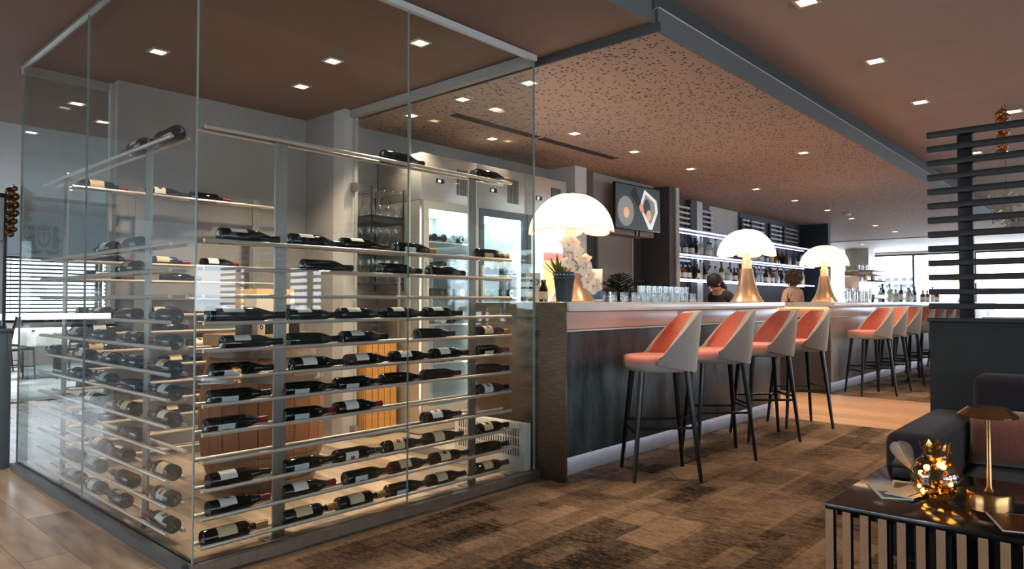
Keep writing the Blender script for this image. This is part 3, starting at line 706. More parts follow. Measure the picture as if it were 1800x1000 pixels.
# slotted white heater inside the right glass
t = thing('convector_heater', 'white slotted convector heater low inside the right glass', 'heater', (3.443, 2.993, 0.002))
hb = MB().box(0.0, 0.064, 0.01, 0.66, 0.0, 0.35).obj('casing', 'heater_white', t, bevel=0.004)
slm = MB().box(-0.0012, 0.0002, -0.004, 0.004, -0.026, 0.026).mesh('slot', 'slot_dark', smooth=False)
for r in range(3):
    for k in range(26): place('slot', slm, hb, (0, 0.05 + k * 0.0225, 0.16 + r * 0.065))
MB().prism([(0, 0), (0.064, 0), (0.064, 0.352), (0.045, 0.352), (0.045, 0.2), (0.0, 0.12)], 0.0, 0.009, 'xz').obj('end_plate', 'heater_white', t, smooth=False)

# ================================================================== BAR COUNTERS
def bar(name_label, x0, x1, y0, y1, first, band_m, panel_m, end_m, panels):
    t = thing('bar_counter', name_label, 'bar counter', (x0, y0, 0), 0, 'bar counters')
    L, D = x1 - x0, y1 - y0
    MB().box(0.0, L, 0.10, D, 0.0, 0.15).obj('plinth', 'plinth', t, bevel=0.003)
    MB().box(0.02, L - 0.02, 0.045, D, 0.1505, 1.089).obj('carcass', 'dark_wood', t, smooth=False)
    x = 0.015
    for i, w in enumerate(panels):
        w = w if i < len(panels) - 1 else L - 0.015 - x
        MB().box(x, x + w - 0.004, 0.02, 0.045, 0.145, 0.955).obj('front_panel', panel_m, t, bevel=0.002)
        MB().box(x, x + w - 0.004, 0.03, 0.045, 0.972, 1.085).obj('upper_band', band_m if i == 0 else 'stone_band', t, bevel=0.002)
        x += w
    MB().box(0.01, L - 0.01, 0.012, 0.045, 0.957, 0.969).obj('metal_strip', 'trim_white', t, smooth=False)
    MB().box(0.01 if first else -0.03, L + 0.02, -0.02, D + 0.05, 1.09, 1.15).obj('counter_top', 'counter_top', t, bevel=0.004)
    MB().box(0.1, L - 0.1, 0.05, 0.07, 0.138, 0.145).obj('kick_light', 'led_kick', t, smooth=False)
    return t
mat('led_kick', C(210, 220, 255), 0.4, emit=C(232, 236, 255), es=1.8)
b1 = bar('long bar counter with dark panels and steel end beside the cellar', 3.55, 7.2, 2.73, 3.5, True, 'wood_band', 'bar_panel', None, [1.5, 1.1, 1.05])
MB().box(-0.012, 0.012, 0.0, 0.85, 0.0, 1.148).obj('end_panel', 'brushed_panel', b1, bevel=0.002)
mat('stone_panel', C(128, 130, 132), 0.35, 0, 0.25, 2.5, (1, 1, 0.5))
b2 = bar('second bar counter with pale front beyond the wooden passage', 9.14, 17.2, 2.83, 3.55, False, 'stone_band', 'stone_panel', None, [2.0, 2.0, 2.0, 2.06])
MB().box(-0.012, 0.0195, 0.045, 0.72, 0.0, 0.955).obj('end_panel', 'dark_wood', b2, bevel=0.002)
MB().box(-0.012, 0.0195, 0.045, 0.72, 0.957, 1.085).obj('end_band', 'wood_band', b2, bevel=0.002)
MB().box(-0.028, -0.014, 0.06, 0.70, 1.07, 1.085).obj('led_strip', 'led_orange', b2, smooth=False)
b3 = bar('third bar counter farthest away near the windows', 18.2, 22.6, 2.85, 3.5, False, 'wood_band', 'dark_wood', None, [1.5, 1.5, 1.4])

# ================================================================== BAR STOOLS (front faces local +y)
def make_stool():
    t = thing('bar_stool', 'x', 'bar stool', (0, 0, 0), 0, 'coral and grey bar stools')
    def outline(k, dz=0.0):
        pts = []
        for i in range(36):
            a = 2 * PI * i / 36; ca, sa = cos(a), sin(a); e = 2 / 2.9
            pts.append((0.218 * k * math.copysign(abs(ca) ** e, ca), 0.032 + 0.215 * k * math.copysign(abs(sa) ** e, sa)))
        return pts
    def stack(levels): return [[(x, y, z) for x, y in outline(k)] for k, z in levels]
    MB().loft(stack([(0.80, 0.695), (0.92, 0.70), (0.98, 0.712), (1.0, 0.735), (1.0, 0.752)])).obj('seat_base', 'stool_grey', t, ang=60)
    MB().loft(stack([(1.0, 0.752), (1.01, 0.765), (0.995, 0.782), (0.95, 0.793), (0.85, 0.799), (0.5, 0.802)])).obj('seat_cushion', 'coral', t, ang=60)
    n, m = 30, 7; amax = rad(106)
    def surf(i, j, off):
        a = -amax + 2 * amax * i / n; v = j / m
        bx, by = 0.236 * sin(a), -0.232 * cos(a) + 0.01
        fl = max(0, (by + 0.18) / 0.24); fl = min(1, fl)
        ztop = 1.092 - 0.29 * fl ** 1.1 - 0.012 * abs(sin(a)); zbot = 0.695 + 0.05 * fl
        z = zbot + (ztop - zbot) * v
        fa = 0.035 * v * (0.4 + 0.6 * cos(a)) - 0.006 * (1 - v) ** 2 - 0.015 * max(0, v - 0.8) * 5 * (1 if off < 0 else 0)
        k = 1 + (off + fa) / 0.235
        return (bx * k, (by - 0.01) * k + 0.01, z - (0.012 if off < 0 and j == m else 0))
    O = [[surf(i, j, 0.012) for j in range(m + 1)] for i in range(n + 1)]
    I = [[surf(i, j, -0.028) for j in range(m + 1)] for i in range(n + 1)]
    def grid(G): return [p for c in G for p in c], [(i * (m + 1) + j, (i + 1) * (m + 1) + j, (i + 1) * (m + 1) + j + 1, i * (m + 1) + j + 1) for i in range(n) for j in range(m)]
    v1, f1 = grid(O); v2, f2 = grid(I); k = len(v1)
    sh = MB().add(v1 + v2, f1); w = m + 1
    sh.f += [(i * w + m, (i + 1) * w + m, k + (i + 1) * w + m, k + i * w + m) for i in range(n)]
    sh.f += [(i * w, (i + 1) * w, k + (i + 1) * w, k + i * w) for i in range(n)]
    for i in (0, n): sh.f += [(i * w + j, i * w + j + 1, k + i * w + j + 1, k + i * w + j) for j in range(m)]
    sh.m = [0] * len(sh.f)
    sh.obj('backrest_shell', 'stool_grey', t, ang=60)
    MB().add([(x * 0.995, y * 0.995, z) for x, y, z in v2], f2).obj('backrest_lining', 'coral', t, ang=60)
    rim = [tuple((O[i][m][q] + I[i][m][q]) / 2 + (0.003 if q == 2 else 0) for q in range(3)) for i in range(n + 1)]
    rim = [tuple((O[0][j][q] + I[0][j][q]) / 2 for q in range(3)) for j in range(0, m)] + rim + [tuple((O[n][j][q] + I[n][j][q]) / 2 for q in range(3)) for j in range(m - 1, -1, -1)]
    MB().tube([(x * 1.05, y * 1.05, z) for x, y, z in rim], 0.0045, 6).obj('piping', 'piping', t)
    F = {}
    for sx in (-1, 1):
        for sy in (-1, 1):
            top = Vector((0.15 * sx, 0.015 + 0.15 * sy, 0.70)); bot = Vector((0.215 * sx, 0.015 + 0.215 * sy, 0.0))
            MB().tube([bot, top], [0.0125, 0.021], 10).obj('leg', 'stool_leg', t)
            F[sx, sy] = lambda z, a=bot, b=top: a + (b - a) * (z / 0.70)
    for (a, b, z) in (((-1, 1), (1, 1), 0.30), ((-1, -1), (1, -1), 0.37), ((-1, -1), (-1, 1), 0.34), ((1, -1), (1, 1), 0.34)):
        MB().tube([F[a](z), F[b](z)], 0.0095, 8).obj('footrest_bar', 'stool_leg', t)
    return t
stool0 = make_stool()
nst = [0]
def stool(x, y, deg, label, grp):
    o = stool0 if nst[0] == 0 else copy_tree(stool0)
    nst[0] += 1
    o.location = (x, y, 0.0); o.rotation_euler = (0, 0, rad(deg)); o['label'] = label; o['group'] = grp
for i, (x, y, a) in enumerate([(4.145, 2.385, 44), (4.985, 2.375, 43), (5.88, 2.38, 44), (6.68, 2.37, 44)]):
    stool(x, y, a, ['nearest coral and grey bar stool, beside the steel bar end', 'second coral and grey bar stool from the steel bar end', 'third coral and grey bar stool from the steel bar end', 'coral and grey bar stool at the far end of the first bar'][i], 'bar stools along the first bar')
for i in range(8):
    stool(9.47 + i * 0.80 - (0.1 if i else 0), 2.49, 43 + R_.uniform(-3, 3), 'coral and grey bar stool at the second bar, %s from the passage' % ordn(i), 'bar stools along the second bar')

# ================================================================== BAR TABLE LAMPS
def make_lamp():
    t = thing('table_lamp', 'x', 'lamp', (0, 0, 0), 0, 'scalloped lamps on the bars')
    body = [(0.0, 0.0), (0.165, 0.0), (0.168, 0.006), (0.150, 0.03), (0.122, 0.08), (0.100, 0.14), (0.083, 0.21), (0.071, 0.28), (0.064, 0.335), (0.062, 0.345), (0.0, 0.345)]
    MB().lathe(body, 40).obj('base', 'lamp_brass', t, ang=50)
    MB().lathe([(0.052, 0.344), (0.052, 0.35), (0.049, 0.352), (0.049, 0.43), (0.052, 0.432), (0.052, 0.437), (0.0, 0.437)], 28).obj('collar', 'lamp_cream', t, ang=40)
    MB().lathe([(0.040, 0.437), (0.040, 0.56), (0.0, 0.56)], 24).obj('stem', 'lamp_cream', t, ang=40)
    n, m = 72, 16; R0 = 0.30
    vs = []
    for j in range(m + 1):
        ph = (PI * 0.5) * (j / m) * 1.0
        for i in range(n):
            th = 2 * PI * i / n; lobe = abs(sin(3 * th)) ** 0.5
            w = (j / m)
            r = R0 * sin(ph) ** 0.92 * (1 - 0.16 * (1 - lobe) * w ** 0.6) + 0.004
            z = 0.755 - 0.275 * (1 - cos(ph) ** 1.05) - 0.05 * (1 - lobe) * (1 - w) * w * 4 + 0.035 * (1 - lobe) * max(0, w - 0.75) * 4
            vs.append((r * cos(th), r * sin(th), z))
    fs = [(j * n + i, j * n + (i + 1) % n, (j + 1) * n + (i + 1) % n, (j + 1) * n + i) for j in range(m) for i in range(n)] + [tuple(reversed(range(n)))]
    MB().add(vs, fs).obj('shade', 'lamp_shade', t, ang=80)
    rim = [vs[m * n + i] for i in range(n)] + [vs[m * n]]
    MB().tube(rim, 0.0035, 5).obj('shade_rim', 'lamp_rim', t)
    return t
mat('lamp_rim', C(230, 150, 90), 0.4, emit=C(255, 150, 70), es=0.7)
lamp0 = make_lamp(); LAMPW = [20, 16, 16, 12]
for i, (x, y, lab, s) in enumerate([(3.985, 3.02, 'large glowing scalloped lamp on the near bar end beside the flowers', 1.03), (7.0, 3.02, 'glowing scalloped lamp on the far end of the first bar', 1.0), (9.66, 3.10, 'glowing scalloped lamp on the near end of the second bar', 1.0), (20.3, 3.2, 'distant scalloped lamp on the far bar behind the slatted screen', 1.0)]):
    o = lamp0 if i == 0 else copy_tree(lamp0)
    o.location = (x, y, 1.151); o.rotation_euler = (0, 0, rad(17 + 30 * i)); o.scale = (s, s, s); o['label'] = lab
    l = bpy.data.lights.new('bulb', 'POINT'); l.energy = LAMPW[i]; l.color = (1, 0.66, 0.36); l.shadow_soft_size = 0.05
    b = bpy.data.objects.new('bulb', l); COL.objects.link(b); b.parent = o; b.location = (0, 0, 0.62)

mat('fridge_light', C(240, 250, 255), 0.4, emit=C(222, 242, 255), es=7)
# ================================================================== WINE FRIDGES
def fridge(x0, x1, label, lit_shelves, fi):
    Y0, Y1, ZT = 4.66, 5.28, 2.47
    t = thing('wine_fridge', label, 'fridge', (x0, Y0, 0), 0, 'steel wine fridges')
    w, d = x1 - x0 - 0.004, Y1 - Y0
    for nm, a in (('side_panel', (0, 0.03, 0.02, d, 0.0, 2.05)), ('side_panel', (w - 0.03, w, 0.02, d, 0.0, 2.05)), ('back_panel', (0.03, w - 0.03, d - 0.03, d, 0.1, 2.05)), ('base', (0.03, w - 0.03, 0.02, d, 0.0, 0.14)), ('roof_panel', (0.03, w - 0.03, 0.02, d, 2.0, 2.05))):
        MB().box(*a).obj(nm, 'interior_white' if nm == 'back_panel' else 'fridge_steel', t, smooth=False)
    top = MB().box(0, w, 0.0, d, 2.052, ZT).obj('compressor_housing', 'fridge_steel', t, bevel=0.004)
    for k in range(9):
        MB().box(w * 0.62 + k * 0.019, w * 0.62 + k * 0.019 + 0.011, -0.0015, 0.001, 2.14, 2.38).obj('vent_slot', 'slot_dark', top, smooth=False)
    MB().box(w * 0.25, w * 0.25 + 0.1, -0.0015, 0.001, 2.22, 2.26).obj('display', 'tv_body', top, smooth=False)
    MB().box(w * 0.25 + 0.03, w * 0.25 + 0.05, -0.0025, -0.0015, 2.232, 2.248).obj('display_digits', 'led_white', top, smooth=False)
    f = MB(); e = 0.065
    f.box(0.005, e, -0.03, 0.0, 0.16, 2.045).box(w - e, w - 0.005, -0.03, 0.0, 0.16, 2.045).box(e, w - e, -0.03, 0.0, 0.16, 0.23).box(e, w - e, -0.03, 0.0, 1.975, 2.045)
    dr = f.obj('door', 'cabinet_blue' if fi else 'fridge_steel', t, smooth=False)
    MB().box(e, w - e, -0.018, -0.012, 0.23, 1.975).obj('door_glass', 'clear_glass', dr, smooth=False)
    MB().box(0.02, 0.04, -0.06, -0.03, 0.9, 1.5).obj('handle', 'rail_steel', dr, smooth=False)
    for s in (0.05, w - 0.062): MB().box(s, s + 0.012, 0.03, 0.042, 0.2, 1.97).obj('light_strip', 'led_white', t, smooth=False)
    MB().box(0.06, w - 0.06, 0.06, d - 0.08, 1.985, 1.998).obj('light_panel', 'fridge_light', t, smooth=False)
    for si, z in enumerate(lit_shelves):
        MB().box(0.05, w - 0.05, 0.06, d - 0.05, z - 0.012, z).obj('shelf', 'rail_steel', t, smooth=False)
        for k in range(5):
            if R_.random() < 0.12: continue
            wine_bottle((x0 + 0.115 + k * (w - 0.23) / 4, Y0 + 0.08, z + 0.0395), PI / 2, 'bur', 'bottle end in the %s fridge, %s shelf from the top, %s from left' % (['left', 'middle', 'right'][fi], ordn(si), ordn(k)), 'bottles lying in the wine fridges', R_.choice(['bottle_dark', 'bottle_green', 'bottle_brown', 'bottle_clear']), None, R_.choice(['capsule_gold', 'capsule_black']))
fridge(3.985, 4.68, 'steel wine fridge standing left, nearest the cellar door', [1.70, 1.45, 1.2, 0.95, 0.6], 0)
fridge(4.68, 5.375, 'steel wine fridge in the middle, behind the large lamp', [1.42, 1.2, 0.95, 0.6], 1)
fridge(5.375, 6.07, 'steel wine fridge standing right, mostly hidden by the large lamp', [], 2)

# ---- stemware shelves left of the fridges
t = thing('glass_shelf_unit', 'dark shelf unit holding stemware between post and fridge', 'shelf', (3.60, 4.86, 0))
for z in (1.30, 1.58, 1.84): MB().box(0.0, 0.36, 0.0, 0.42, z, z + (0.06 if z > 1.8 else 0.02)).obj('shelf', 'black_metal', t, smooth=False)
for a in (0.05, 0.14, 0.23, 0.32): MB().box(a - 0.006, a + 0.006, 0.0, 0.42, 2.115, 2.125).obj('hanging_rail', 'rail_steel', t, smooth=False)
for y in (0.0, 0.41):
    for x in (0.0, 0.35): MB().box(x, x + 0.01, y, y + 0.01, 1.25, 2.15).obj('upright', 'black_metal', t, smooth=False)
stem_me = MB().lathe([(0.0, 0.0), (0.034, 0.001), (0.034, 0.004), (0.006, 0.01), (0.004, 0.02), (0.004, 0.10), (0.012, 0.112), (0.032, 0.135), (0.038, 0.165), (0.034, 0.205), (0.033, 0.205), (0.036, 0.165), (0.030, 0.137), (0.0, 0.118)], 14).mesh('wine_glass', 'glass_white', ang=70)
for r in range(4):
    for c in range(3):
        o = place('wine_glass', stem_me, None, (3.65 + r * 0.09, 4.93 + c * 0.13, 2.114), (PI, 0, 0))
        tag(o, 'stemmed glass hanging upside down, %s rail from the post, %s from the front' % (ordn(r), ordn(c)), 'wine glass', 'hanging wine glasses')
for zi, z in enumerate((1.60, 1.32)):
    for r in range(4):
        for c in range(2):
            o = place('wine_glass', stem_me, None, (3.65 + r * 0.09, 4.93 + c * 0.16, z + 0.001))
            tag(o, 'stemmed glass standing on %s shelf, %s from post, %s row' % (['upper', 'lower'][zi], ordn(r), ['front', 'rear'][c]), 'wine glass', 'standing wine glasses')

# ---- back counters
t = thing('back_counter', 'dark work counter below the television wall', 'counter', (6.10, 4.72, 0))
MB().box(0, 2.45, 0.0, 0.17, 0, 1.0).obj('cabinet', 'dark_wood', t, smooth=False); MB().box(-0.01, 2.48, -0.02, 0.175, 1.0, 1.04).obj('worktop', 'steel', t, bevel=0.003)
t = thing('niche_counter', 'low dark counter below the lit bottle shelves', 'counter', (8.9, 4.75, 0))
MB().box(0, 5.9, 0.03, 0.52, 0, 0.92).obj('cabinet', 'dark_wood', t, smooth=False); MB().box(0, 5.92, 0, 0.54, 0.92, 0.96).obj('worktop', 'steel', t, bevel=0.003)

mat('led_fill_under', C(210, 220, 255), 0.4, emit=C(224, 230, 255), es=2.5)
# ---- lit back-bar shelves and slatted lattices
for i, z in enumerate((2.235, 1.865, 1.495)):
    t = thing('lit_shelf', ['upper', 'middle', 'lower'][i] + ' glass bottle shelf with blue white light strip', 'shelf', (8.88, 4.98, z), 0, 'lit bottle shelves')
    MB().box(0, 6.0, 0, 0.27, -0.022, 0).obj('board', 'shelf_glass', t, smooth=False)
    MB().box(0, 6.0, -0.008, -0.001, -0.024, 0.002).obj('light_strip', 'led', t, smooth=False)
    MB().box(0.02, 5.95, 0.18, 0.20, -0.03, -0.0225).obj('fill_under_light', 'led_fill_under', t, smooth=False)  # second strip added beneath the board to brighten bottles and lattice
mat('lattice', C(206, 206, 210), 0.6)
def lattice(x0, x1, z0, z1, label, dark=False):
    t = thing('slat_lattice', label, 'lattice', (x0, 5.20, z0), 0, 'slatted lattices behind the shelves')
    w = x1 - x0; n = int((z1 - z0) / 0.075)
    me = MB().box(0, w, 0.0, 0.03, -0.015, 0.015).mesh('slat', 'lattice' if not dark else 'wall_grey', smooth=False)
    for k in range(n): place('slat', me, t, (0, 0, (k + 0.5) * (z1 - z0) / n))
    for x in (0.02, w - 0.05): MB().box(x, x + 0.03, 0.031, 0.09, 0, z1 - z0).obj('upright', 'wall_dark', t, smooth=False)
segs = [(9.0, 9.95), (10.39, 10.76), (11.94, 12.23), (12.33, 12.88), (13.2, 13.75), (13.9, 14.6)]
for i, (a, b) in enumerate(segs):
    lattice(a, b, 2.25, 2.66, 'pale slatted lattice above the upper shelf, %s from the pier' % ordn(i), i > 4)
    if i not in (1,):
        lattice(a, b, 1.51, 1.83, 'pale slatted lattice between middle and lower shelf, %s from the pier' % ordn(i if i == 0 else i - 1), i > 4)
sbox('trim_niche_1', 'wall_dark', 9.97, 10.16, 5.2, 5.27, 0.96, 2.76); sbox('trim_niche_4', 'trim_white', 10.18, 10.37, 5.2, 5.27, 0.96, 2.76); sbox('trim_niche_2', 'wall_dark', 8.9, 10.76, 5.27, 5.3, 0.97, 2.76)
sbox('trim_niche_3', 'wall_dark', 11.94, 14.9, 5.27, 5.3, 0.97, 2.76)
def spirit_meshes():
    P = {'tall': [(0, 0), (0.036, 0), (0.036, 0.19), (0.03, 0.205), (0.014, 0.23), (0.013, 0.29), (0.016, 0.291), (0.016, 0.315), (0, 0.316)],
         'squat': [(0, 0), (0.05, 0), (0.052, 0.13), (0.045, 0.15), (0.016, 0.17), (0.015, 0.21), (0.019, 0.211), (0.019, 0.235), (0, 0.236)],
         'flask': [(0, 0), (0.042, 0), (0.046, 0.08), (0.04, 0.16), (0.02, 0.20), (0.014, 0.25), (0.018, 0.252), (0.018, 0.275), (0, 0.276)]}
    return P
SP = spirit_meshes(); SPM = {}
def spirit(x, y, z, label, grp):
    k = R_.choice(list(SP)); g = R_.choice(['bottle_clear', 'bottle_clear', 'bottle_amber', 'bottle_dark', 'bottle_green', 'bottle_blue', 'bottle_brown', 'bottle_clear'])
    if (k, g) not in SPM:
        p = SP[k]; r = max(q[0] for q in p[:4]); hb = p[3][1] * 0.85
        SPM[k, g] = MB().lathe(p, 12).mesh('spirit_bottle', g, ang=50)
        SPM[k] = MB().lathe([(r + 0.001, hb * 0.25), (r + 0.001, hb * 0.8)], 12).mesh('label', 'paper', fix=False)
        SPM[k, 'cap'] = MB().lathe([(p[-2][0] + 0.001, p[-2][1] - 0.03), (p[-2][0] + 0.001, p[-2][1] + 0.001), (0, p[-2][1] + 0.002)], 10).mesh('cap', 'capsule_black', ang=50)
    o = place('spirit_bottle', SPM[k, g], None, (x, y, z), (0, 0, R_.uniform(0, 6))); tag(o, label, 'bottle', grp)
    if R_.random() < 0.7: place('label', SPM[k], o)
    place('cap', SPM[k, 'cap'], o)
for zi, (z, nm) in enumerate(((1.866, 'middle'), (1.496, 'lower'))):
    x = 8.98; i = 0
    while x < 14.7 and i < 40:
        if not (zi == 0 and 10.75 < x < 11.4):
            spirit(x, 5.06 + R_.uniform(-0.02, 0.05), z, 'spirit bottle on the %s lit shelf, %s from the pier' % (nm, ordn(i)), 'spirit bottles on the %s shelf' % nm); i += 1
        x += R_.choice([0.12, 0.13, 0.15, 0.2])
t = thing('picture_box', 'dark framed bottle box on the middle lit shelf near the pier', 'box', (9.42, 4.99, 1.866)) if False else None

# ---- television
tv = thing('television', 'flat television tilted out from the grey boxed panel', 'television', (7.72, 4.78, 2.36), rad(-4))
MB().box(-0.49, 0.49, -0.02, 0.02, -0.29, 0.29).obj('housing', 'tv_body', tv, bevel=0.006)
scn = MB().box(-0.475, 0.475, -0.0225, -0.0203, -0.275, 0.275).obj('screen', 'scr_dark', tv, smooth=False)
def ell(cx, cz, rx, rz, n=24, a=0):
    return [(cx + rx * cos(2 * PI * k / n) * cos(a) - rz * sin(2 * PI * k / n) * sin(a), cz + rx * cos(2 * PI * k / n) * sin(a) + rz * sin(2 * PI * k / n) * cos(a)) for k in range(n)]
for nm, poly, m, y in (('picture_glass', ell(-0.27, -0.06, 0.17, 0.19), 'scr_grey', -0.0235), ('picture_drink', ell(-0.26, -0.08, 0.06, 0.07), 'scr_tan', -0.0245), ('picture_tray', [(0.02, 0.02), (0.13, 0.25), (0.40, 0.13), (0.43, -0.02), (0.30, -0.26), (0.22, -0.26)], 'scr_white', -0.0235),
                       ('picture_tray_inside', [(0.06, 0.0), (0.15, 0.19), (0.35, 0.10), (0.37, -0.02), (0.26, -0.20)], 'scr_grey', -0.0245), ('picture_hole', ell(0.18, 0.03, 0.075, 0.1), 'scr_dark', -0.0252), ('picture_orange', ell(0.22, -0.08, 0.05, 0.07), 'scr_tan', -0.0256), ('picture_hand', ell(0.06, 0.0, 0.04, 0.06, a=0.6), 'scr_skin', -0.0262), ('picture_sleeve', [(-0.18, 0.18), (-0.08, 0.27), (0.05, 0.07), (0.0, 0.0)], 'box_black', -0.0257)):
    MB().prism(poly, y, y + 0.0008, 'xz').obj(nm, m, scn, smooth=False)
MB().box(-0.06, 0.06, 0.02, 0.21, -0.05, 0.05).obj('wall_bracket', 'black_metal', tv, smooth=False)
for x in (-0.03, 0.05): MB().box(x, x + 0.012, 0.0, 0.02, -0.36, -0.29).obj('cable_plug', 'black_metal', tv, smooth=False)

# ================================================================== THINGS ON THE FIRST BAR
CT = 1.151
pot = thing('potted_orchid', 'dark metal pot of cream orchids on the near bar end', 'potted plant', (3.70, 2.86, CT))
MB().lathe([(0, 0), (0.052, 0), (0.068, 0.15), (0.073, 0.152), (0.073, 0.162), (0.07, 0.165), (0.074, 0.2), (0.070, 0.2), (0.062, 0.155), (0.0, 0.15)], 28).obj('pot', 'pot_dark', pot, ang=40)
for k in range(20):
    a = 2 * PI * k / 20
    MB().ball((0.0745 * cos(a), 0.0745 * sin(a), 0.182), 0.006, 6, 4).obj('rim_bead', 'wall_pale', pot)
def leaf_mesh(L, w, bend, n=8, m='leaf', name='leaf'):
    rings = []
    for k in range(n + 1):
        u = k / n; x = L * u; z = bend * u * u * L; hw = w * (sin(PI * min(1, u * 0.92 + 0.08)) ** 0.8) + 0.001
        rings.append([(x, -hw, z + hw * 0.25), (x, 0, z + 0.002), (x, hw, z + hw * 0.25), (x, 0, z - 0.002)])
    return MB().loft(rings).mesh(name, m, ang=60)
lm = leaf_mesh(0.15, 0.017, 0.25); lm2 = leaf_mesh(0.11, 0.014, 0.3)
for k, (a, tilt) in enumerate([(140, -58), (165, -42), (120, -66), (150, -28), (200, -50), (100, -40), (130, -45), (170, -62), (300, -25), (115, -20)]):
    o = place('leaf', lm if k % 2 else lm2, pot, (0.03 * cos(rad(a)), 0.03 * sin(rad(a)), 0.17), (0, rad(tilt), rad(a)))
def flower_mesh():
    b = MB()
    for k in range(5):
        a = 2 * PI * k / 5; r = []
        for u in (0.0, 0.3, 0.6, 0.85, 1.0):
            w = 0.022 * sin(PI * min(1, u * 0.85 + 0.12)); x = 0.045 * u; z = 0.01 * u - 0.012 * u * u
            r.append([(x * cos(a) - q * sin(a), x * sin(a) + q * cos(a), z + h) for q, h in ((-w, 0.002), (0, 0.004), (w, 0.002), (0, 0.0))])
        b.loft(r)
    return b.mesh('flower', 'petal', ang=60)
fm = flower_mesh(); cm = MB().ball((0, 0, 0.007), 0.006, 8, 6).mesh('flower_core', 'petal_core')
for j, (pts) in enumerate([[(0, 0, .17), (0.03, -0.01, .28), (0.06, -0.02, .37), (0.02, 0.0, .42)], [(0, 0, .17), (0.06, -0.04, .25), (0.13, -0.07, .26), (0.17, -0.09, .2)], [(0, 0, .17), (-0.01, -0.02, .27), (0.02, -0.03, .33)]]):
    MB().tube(pts, 0.004, 6).obj('stem', 'leaf', pot)
for k, (x, y, z) in enumerate([(0.05, -0.03, .40), (0.0, -0.03, .38), (0.03, -0.05, .35), (0.09, -0.03, .34), (-0.02, -0.04, .33), (0.05, -0.06, .30), (0.0, -0.06, .28), (0.09, -0.07, .27), (0.13, -0.08, .29), (0.04, -0.06, .24), (0.10, -0.08, .23), (0.16, -0.09, .23), (0.14, -0.10, .18), (0.18, -0.10, .16), (-0.04, -0.05, .26), (0.12, -0.1, .13), (0.2, -0.1, .11)]):
    o = place('flower', fm, pot, (x, y, z), (rad(70 + R_.uniform(-25, 25)), R_.uniform(-.4, .4), rad(-20 + R_.uniform(-40, 30)))); s = R_.uniform(1.0, 1.5); o.scale = (s, s, s)
    place('flower_core', cm, o)
# menu stand, leaflet holder, small bottles behind the pot
t = thing('leaflet_holder', 'clear acrylic holder with leaflets beside the large lamp', 'leaflet holder', (4.42, 3.12, CT), rad(-28))
MB().box(-0.07, 0.07, -0.03, 0.03, 0, 0.006).obj('base', 'clear_glass', t, smooth=False)
MB().box(-0.07, 0.07, -0.03, -0.026, 0.006, 0.22).obj('front_sheet', 'clear_glass', t, smooth=False); MB().box(-0.07, 0.07, 0.026, 0.03, 0.006, 0.27).obj('back_sheet', 'clear_glass', t, smooth=False)
lf = MB().box(-0.062, 0.062, -0.01, 0.01, 0.007, 0.255).obj('leaflet', 'paper', t, smooth=False)
MB().box(-0.0625, 0.0625, -0.0108, -0.0102, 0.13, 0.15).obj('pink_stripe', 'scr_pink', lf, smooth=False); MB().box(-0.0625, 0.0625, -0.0108, -0.0102, 0.02, 0.12).obj('blue_photo', 'bottle_blue', lf, smooth=False)
t = thing('card_stand', 'pink and cream card standing behind the large lamp', 'card', (4.22, 3.36, CT), rad(-25))
MB().box(-0.09, 0.09, -0.004, 0.004, 0.0, 0.38).obj('card', 'paper_cream', t, smooth=False); MB().box(-0.0902, 0.0902, -0.0045, -0.004, 0.32, 0.38).obj('pink_header', 'scr_pink', t, smooth=False); MB().box(-0.09, 0.09, -0.04, 0.04, 0, 0.004).obj('foot', 'paper_cream', t, smooth=False)
t = thing('menu_card', 'white menu card with no-smoking sign left of the flower pot', 'card', (3.66, 3.10, CT), rad(-42))
cd = MB().box(-0.05, 0.05, -0.003, 0.003, 0, 0.2).obj('card', 'paper', t, smooth=False); MB().box(-0.05, 0.05, -0.03, 0.03, 0, 0.003).obj('foot', 'paper', t, smooth=False)
MB().lathe([(0.016, 0), (0.021, 0), (0.021, 0.001), (0.016, 0.001)], 20, (0.02, -0.0042, 0.14), 'y').obj('sign_ring', 'ink', cd)
MB().tube([(0.006, -0.004, 0.126), (0.034, -0.004, 0.154)], 0.0018, 5).obj('sign_slash', 'ink', cd)
for i, (x, y) in enumerate([(3.62, 2.98), (3.66, 3.0), (3.60, 3.06)]):
    o = MB().lathe([(0, 0), (0.024, 0), (0.024, 0.09), (0.012, 0.115), (0.01, 0.135), (0.013, 0.136), (0.013, 0.15), (0, 0.151)], 14).obj('small_bottle', 'bottle_brown', None, (x, y, CT), ang=50)
    tag(o, ['small dark sauce bottle beside the pot, nearest the counter edge', 'small dark sauce bottle directly behind the pot', 'small dark sauce bottle nearest the cellar glass'][i], 'bottle', 'small bottles on the bar')
    MB().lathe([(0.0245, 0.02), (0.0245, 0.07)], 14).obj('label', 'paper_cream', o, fix=False)
# rows of glasses

tum = MB().lathe([(0, 0), (0.026, 0), (0.031, 0.085), (0.0285, 0.085), (0.0245, 0.014), (0, 0.014)], 14).mesh('tumbler', 'glass_white', ang=50)
tall = MB().lathe([(0, 0), (0.03, 0), (0.034, 0.15), (0.0315, 0.15), (0.0275, 0.016), (0, 0.016)], 14).mesh('tall_glass', 'glass_white', ang=50)
for i in range(22):
    o = place('tumbler', tum, None, (4.50 + i * 0.088, 3.25 + 0.04 * (i % 2), CT)); tag(o, 'small tumbler in the row on the first bar, %s from the leaflet holder' % ordn(i), 'glass', 'tumblers on the first bar')
for i in range(9):
    o = place('tall_glass', tall, None, (5.55 + i * 0.105, 3.40, CT)); tag(o, 'tall glass behind the tumblers on the first bar, %s from the left' % ordn(i), 'glass', 'tall glasses on the first bar')
